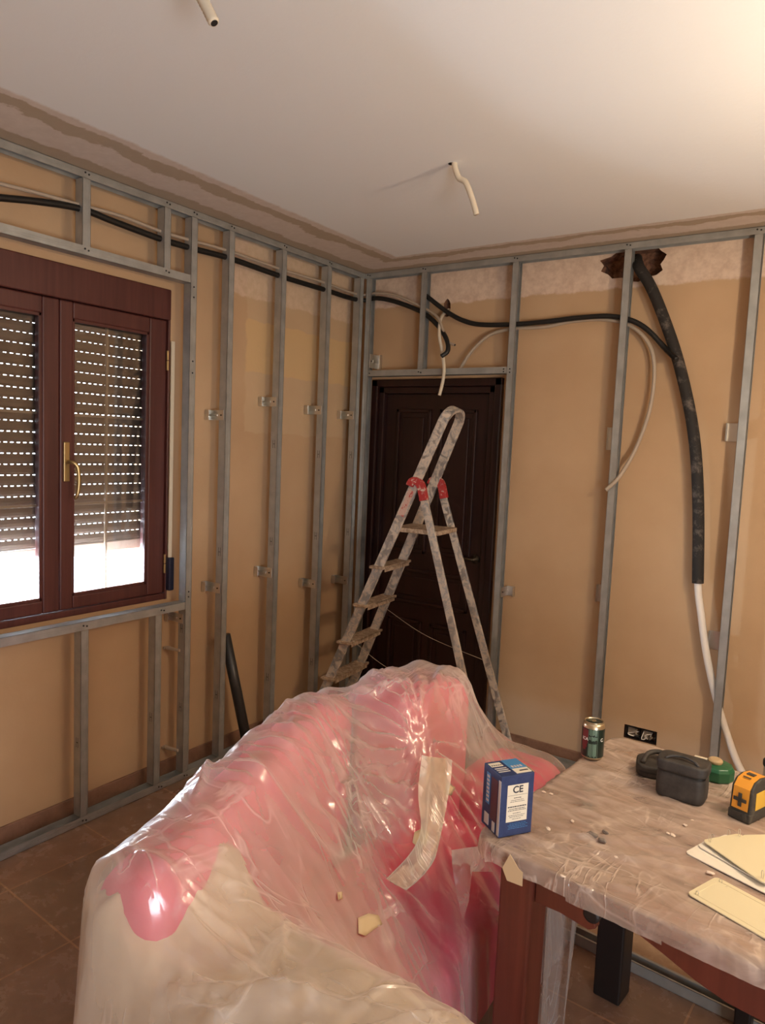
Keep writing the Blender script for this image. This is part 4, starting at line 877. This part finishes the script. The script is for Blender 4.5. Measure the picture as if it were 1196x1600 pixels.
# under the table: loose steel profile and an added tan sheet for the lit dusty floor
a = at(880, 1466, 2, 0); b = at(1129, 1589, 2, 0); an = math.atan2(b.y-a.y, b.x-a.x)
LP = thing('loose_profile', 'loose steel profile lying on the floor under the table', 'steel profile', (a.x, a.y, 0), an)
m = MB(); m.box((0, 0, 0), (1.3, 0.0015, 0.036)).box((0, 0.048, 0), (1.3, 0.0495, 0.036)).box((0, 0, 0), (1.3, 0.048, 0.0015)).box((0, 0, 0.0345), (1.3, 0.008, 0.036)).box((0, 0.040, 0.0345), (1.3, 0.048, 0.036)); m.build('profile', M_STEEL, LP)
o = MB().box((0.02, 0.056, 0), (1.25, 0.60, 0.012)).xf(Matrix.Translation((a.x, a.y, 0)) @ Matrix.Rotation(an, 4, 'Z')).build('tan_floor_sheet', spattered('tan_floor_sheet', (0.40, 0.27, 0.17), (0.48, 0.34, 0.22), 0.4, 0.7), bevel=0.002)
tag(o, 'added tan sheet standing in for the lit dusty floor beyond the loose steel profile', 'board')

# ------------------------------------------------------------------ covered sofa
def sofa_fabric(name, a, b):
    m = mat(name, a, 0.85, spec=0.2); k = NT(m); k.base(k.mix(k.noise(6, 4), a, b)); k.l(k.bump(k.noise(180, 2), 0.2, 0.002), k.b.inputs['Normal']); return m
M_PINK = sofa_fabric('pink_fabric', (0.60, 0.065, 0.12), (0.68, 0.09, 0.16)); M_CRTH = sofa_fabric('cream_fabric', (0.52, 0.40, 0.26), (0.62, 0.50, 0.34))
# (cx, cy, half x, half y, yaw, z0, height, edge radius, part, material)
BODIES = [
    (1.500, -2.435, 0.080, 0.50, 0.337, 0.12, 0.900, 0.075, 'backrest'),
    (1.445, -1.60, 0.135, 0.20, -0.10, 0.12, 0.885, 0.09, 'backrest'),
    (1.315, -1.885, 0.06, 0.13, 0.5, 0.12, 0.850, 0.055, 'back_pillow'),
    (1.70, -1.32, 0.17, 0.19, 0.0, 0.10, 0.575, 0.12, 'side_cushion'),
    (1.66, -2.00, 0.25, 0.55, 0.05, 0.05, 0.42, 0.07, 'seat'),
    (1.97, -2.775, 0.42, 0.165, 0.0, 0.05, 0.755, 0.13, 'armrest'),
]
def body_height(X, Y, bodies, grow=0.0):
    Hh = np.zeros_like(X)
    for cx, cy, hx, hy, yaw, z0, h, r, nm in bodies:
        c, s_ = math.cos(yaw), math.sin(yaw); u = (X-cx)*c+(Y-cy)*s_; v_ = -(X-cx)*s_+(Y-cy)*c
        qx, qy = np.abs(u)-(hx+grow-r), np.abs(v_)-(hy+grow-r)
        d = np.hypot(np.maximum(qx, 0), np.maximum(qy, 0))+np.minimum(np.maximum(qx, qy), 0)-r
        t = np.clip(-d/r, 0, 1); hh = np.where(d < 0, h+grow-r+r*np.sqrt(np.clip(1-(1-t)**2, 0, 1)), 0); Hh = np.maximum(Hh, hh)
    return Hh
SO = thing('corner_sofa', 'pink upholstered sofa wrapped in clear plastic, filling the foreground', 'sofa', (1.68, -2.12, 0))
def cushion(cx, cy, hx, hy, yaw, z0, h, r, nm, m):
    b = MB(); b.box((-hx, -hy, z0), (hx, hy, h)); b.xf(Matrix.Translation((cx-1.68, cy+2.12, 0)) @ Matrix.Rotation(yaw, 4, 'Z'))
    # yaw > 0 turns counter-clockwise, as in body_height
    o = b.build(nm, m, SO, smooth=True, bevel=r*0.95, seg=6); return o
for B_ in BODIES: cushion(*B_, M_PINK)
for x, y in ((1.50, -1.45), (1.50, -2.85), (1.95, -2.60), (1.82, -1.62)): MB().box((x-1.68-0.03, y+2.12-0.03, 0), (x-1.68+0.03, y+2.12+0.03, 0.11)).build('sofa_foot', M_DARK_SHADED, SO)

res = 0.007
gx = np.arange(0.98, 2.62, res); gy = np.arange(-3.30, -0.62, res); X, Y = np.meshgrid(gx, gy)
def membrane(ob, dom, load, iters=400):
    """sheet pulled over an obstacle, coarse to fine: relaxes to a taut surface that never dips below it"""
    h = None
    for lv in (16, 8, 4, 2, 1):
        o_, d_ = ob[::lv, ::lv], dom[::lv, ::lv]
        if h is None: h = np.where(d_, np.maximum(o_, 0.3), o_)
        else:
            h = np.repeat(np.repeat(h, 2, 0), 2, 1)[:o_.shape[0], :o_.shape[1]]
            if h.shape != o_.shape: h = np.pad(h, ((0, o_.shape[0]-h.shape[0]), (0, o_.shape[1]-h.shape[1])), mode='edge')
            h = np.where(d_, np.maximum(h, o_), o_)
        for _ in range(iters):
            n_ = h.copy(); n_[1:-1, 1:-1] = 0.25*(h[:-2, 1:-1]+h[2:, 1:-1]+h[1:-1, :-2]+h[1:-1, 2:])-load*lv*lv
            h = np.where(d_, np.maximum(n_, o_), o_)
    return h
# lines of the outer sheet on the floor
def inside(poly, X, Y):
    r = np.zeros(X.shape, bool); n = len(poly); j = n-1
    for i in range(n):
        (xi, yi), (xj, yj) = poly[i], poly[j]
        r ^= ((yi > Y) != (yj > Y)) & (X < (xj-xi)*(Y-yi)/(yj-yi+1e-12)+xi); j = i
    return r
FOOT = [(1.57, -3.01), (1.36, -2.74), (1.13, -2.10), (1.20, -1.62), (1.20, -1.28), (1.34, -0.92), (1.50, -0.66), (1.86, -0.64), (1.93, -0.95), (1.94, -2.10), (2.08, -2.24), (2.46, -2.62), (2.50, -3.12), (1.9, -3.12)]
# cream throw over the near armrest and the near end of the seat
low_back = [BODIES[0][:6]+(0.83,)+BODIES[0][7:]]
ob = np.maximum(body_height(X, Y, BODIES[1:], 0.012), body_height(X, Y, low_back, 0.020)*(1+0.055*fbm(X, Y, 0.10, 0.09, 71))); obA = body_height(X, Y, BODIES, 0.012)
ob = np.maximum(ob, 0.0)
edge_t = 0.02*fbm(X, Y, 0.25, 0.25, 21)
throw_dom = (Y < -2.62+edge_t+3.1*np.clip(X-1.73, 0, 0.21)) & (X > 1.51+edge_t) & ((X < 1.86) | (Y < -2.32)) & (Y > -3.06) & (X < 2.50-1.8*np.clip(Y+2.6, 0, 0.3))
FIN = [(1.75+(x-1.75)*0.86, -2.2+(y+2.2)*0.93) for x, y in FOOT]
throw_dom &= inside(FIN, X, Y)
hT = membrane(np.where(inside(FOOT, X, Y), ob, 0.0), inside(FOOT, X, Y), 0.00010, 300)
hT = hT+0.010*fbm(X, Y, 0.16, 0.12, 22)+0.006*np.abs(fbm(X, Y, 0.08, 0.03, 23)); hT = np.maximum(hT, ob+0.002)
o = grid_mesh('cream_throw', X, Y, hT+0.004, M_CRTH, throw_dom); tag(o, 'cream cloth thrown over the near armrest under the clear plastic', 'throw')
# the film
ob2 = np.maximum(obA, np.where(throw_dom, hT, 0))+0.010
dom = inside(FOOT, X, Y); ob3 = np.where(dom, ob2, 0.012)
hF = membrane(ob3, dom, 0.000022, 500)
amp = np.clip((hF-0.05)/0.3, 0, 1)
w_ = 0.010*np.abs(fbm(X, Y, 0.30, 0.12, 31, 3))+0.004*fbm(X, Y, 0.12, 0.10, 32, 3)
def radial(cx, cy, k, rad, a, seed):
    th = np.arctan2(Y-cy, X-cx); r = np.hypot(X-cx, Y-cy); rs = np.random.RandomState(seed)
    s_ = sum(np.sin(th*(k+i*3)+rs.uniform(0, 6)) for i in range(3))/3
    return a*s_*np.exp(-r/rad)*np.clip(r/0.05, 0, 1)
for (cx, cy, k, rad, a) in ((1.60, -1.80, 17, 0.28, 0.022), (1.57, -2.10, 13, 0.16, 0.016), (1.72, -2.22, 11, 0.15, 0.014), (1.29, -2.03, 9, 0.25, 0.008), (1.86, -2.95, 7, 0.3, 0.008)): w_ = w_+radial(cx, cy, k, rad, a, int(k))
for (a_, b_, wd, am) in (((1.28, -2.00), (1.56, -1.62), 0.014, 0.020), ((1.28, -1.97), (1.55, -1.66), 0.012, 0.012), ((1.45, -2.56), (1.75, -2.35), 0.018, 0.022), ((1.45, -2.62), (1.60, -2.50), 0.012, 0.014), ((1.36, -2.35), (1.58, -2.16), 0.012, 0.012), ((1.50, -1.48), (1.58, -1.80), 0.012, 0.010), ((1.50, -1.46), (1.72, -1.25), 0.014, 0.014), ((1.62, -2.86), (2.1, -2.80), 0.016, 0.018), ((1.7, -2.96), (2.2, -2.70), 0.012, 0.014), ((1.50, -2.80), (1.62, -2.98), 0.014, 0.018)):
    w_ = w_+crease(X, Y, a_, b_, wd, am)
rs = np.random.RandomState(77)
for (cx, cy, n_, L0, L1, q0, q1) in ((1.60, -1.80, 34, 0.12, 0.55, 1.6, 5.4), (1.57, -2.10, 26, 0.08, 0.30, 0, 6.28), (1.72, -2.24, 22, 0.08, 0.30, 0, 6.28), (1.28, -2.02, 18, 0.10, 0.40, -2.6, 0.9), (1.50, -1.52, 20, 0.12, 0.45, -3.0, 1.2), (1.62, -2.90, 22, 0.12, 0.5, -1.0, 2.6), (2.05, -2.90, 18, 0.12, 0.45, 0, 6.28), (1.40, -2.45, 22, 0.10, 0.34, -1.6, 1.2)):
    for _ in range(n_):
        q = rs.uniform(q0, q1); l_ = rs.uniform(L0, L1); r1 = rs.uniform(0.02, 0.10); q2 = q+rs.uniform(-0.08, 0.08)
        w_ = w_+crease(X, Y, (cx+r1*math.cos(q), cy+r1*math.sin(q)), (cx+l_*math.cos(q2), cy+l_*math.sin(q2)), rs.uniform(0.005, 0.010), rs.uniform(0.003, 0.009))
hF = np.maximum(hF+w_*amp, ob3)
# loose vertical folds where the sheet hangs
gyy, gxx = np.gradient(hF, res); steep = np.clip(np.hypot(gxx, gyy)/6.0, 0, 1); gl_ = np.hypot(gxx, gyy)+1e-6
fold = 0.026*np.clip(0.45+fbm(X, Y, 0.075, 0.065, 41), 0, 2)*steep*np.clip((0.85-hF)/0.4, 0, 1)
PXF = X-gxx/gl_*fold*1.0; PYF = Y-gyy/gl_*fold*1.0
def sheet_mask(k):
    Xo = k.xyz(); v_ = k.math('ADD', Xo[0], k.math('MULTIPLY', k.math('SUBTRACT', k.noise(5, 2), 0.5), 0.08))
    low = smooth_step(k, Xo[2], 0.70, 0.60); right = smooth_step(k, k.math('ADD', v_, k.math('MULTIPLY', Xo[1], 0.10)), 1.44, 1.46); far_ = smooth_step(k, Xo[1], -2.25, -2.15)
    return k.math('SUBTRACT', 1.0, k.math('MULTIPLY', k.math('MULTIPLY', k.math('MULTIPLY', low, right), far_), 0.88))
M_FILM = film_material('sofa_film', 0.20, (0.98, 0.95, 0.94), mask=sheet_mask, fine=7, bumps=1.0, dust=(0.95, 0.83, 0.75), rough=0.20, rotz=0.5, stretch=(1, 2.6, 0.4))
keep = inside([(x+(x-1.7)*0.05, y+(y+2.0)*0.03) for x, y in FOOT], X, Y)
FO = thing('plastic_sheeting', 'clear wrinkled plastic sheeting draped over the pink sofa and down to the floor', 'plastic sheet')
grid_mesh('film', PXF, PYF, hF, M_FILM, keep, FO)
# where a sight line meets the draped film (used to lay the loose flap and the tape on it)
def on_film(px, py, lift=0.006):
    d = FW+RT*(px-598)/FPX-UP*(py-800)/FPX; d = d/np.linalg.norm(d); t = 0.8
    while t < 4.5:
        p = EYE+d*t; i, j = int((p[1]-gy[0])/res), int((p[0]-gx[0])/res)
        if 0 <= i < hF.shape[0] and 0 <= j < hF.shape[1] and p[2] < hF[i, j]: break
        t += 0.004
    return Vector(p-d*lift)
F2 = film_material('flap_film', 0.48, (0.96, 0.93, 0.88), fine=10, bumps=0.7, dust=(0.90, 0.80, 0.64), rough=0.2)
rows = [((660, 1176), (707, 1184)), ((656, 1205), (706, 1212)), ((652, 1235), (700, 1245)), ((654, 1265), (694, 1275)), ((657, 1290), (688, 1300)), ((650, 1315), (682, 1325)), ((634, 1338), (676, 1345)), ((615, 1358), (655, 1372)), ((600, 1375), (630, 1392))]
N1, N2 = 40, 14; GX, GY, GZ = (np.zeros((N1, N2)) for _ in range(3))
for i in range(N1):
    u = i/(N1-1)*(len(rows)-1); i0 = min(int(u), len(rows)-2); f = u-i0
    (ax, ay), (bx, by) = [tuple(np.array(rows[i0][e_])*(1-f)+np.array(rows[i0+1][e_])*f) for e_ in (0, 1)]
    a, b = on_film(ax, ay, 0.035), on_film(bx, by, 0.020); nr = (b-a).cross(Vector((0, 0.3, 1))).normalized()
    for j in range(N2): t = j/(N2-1); p = a.lerp(b, t)+nr*(0.008*math.sin(t*6+i*0.08)+0.003*math.sin(t*13-i*0.12)); GX[i, j], GY[i, j], GZ[i, j] = p
ker = np.ones(5)/5
for G in (GX, GY, GZ):
    for j in range(N2): G[:, j] = np.convolve(np.pad(G[:, j], 2, mode='edge'), ker, 'valid')
grid_mesh('loose_flap', GX, GY, GZ, F2, None, FO)
M_TAPE = mat('masking_tape', (0.66, 0.50, 0.30), 0.65)
def stick(poly):
    n = len(poly); cx_ = sum(p[0] for p in poly)/n; cy_ = sum(p[1] for p in poly)/n
    vs = [on_film(x, y, 0.007) for x, y in poly]+[on_film((x+cx_)/2, (y+cy_)/2, 0.010) for x, y in poly]+[on_film(cx_, cy_, 0.012)]
    b = MB(); b.add(vs, [(i, (i+1) % n, n+(i+1) % n, n+i) for i in range(n)]+[(2*n, n+i, n+(i+1) % n) for i in range(n)]); o = b.build('masking_tape', M_TAPE, FO, smooth=True); sm = o.modifiers.new('t', 'SOLIDIFY'); sm.thickness = 0.0012
stick([(648, 1300), (662, 1293), (673, 1303), (668, 1318), (656, 1326), (645, 1316)])
stick([(560, 1434), (576, 1427), (592, 1430), (598, 1444), (585, 1452), (572, 1462), (561, 1458)])
stick([(800, 1186), (818, 1192), (836, 1205), (826, 1212), (806, 1204)])
stick([(697, 1222), (712, 1230), (706, 1243), (694, 1240)])
stick([(528, 1394), (535, 1393), (536, 1404), (529, 1406)])
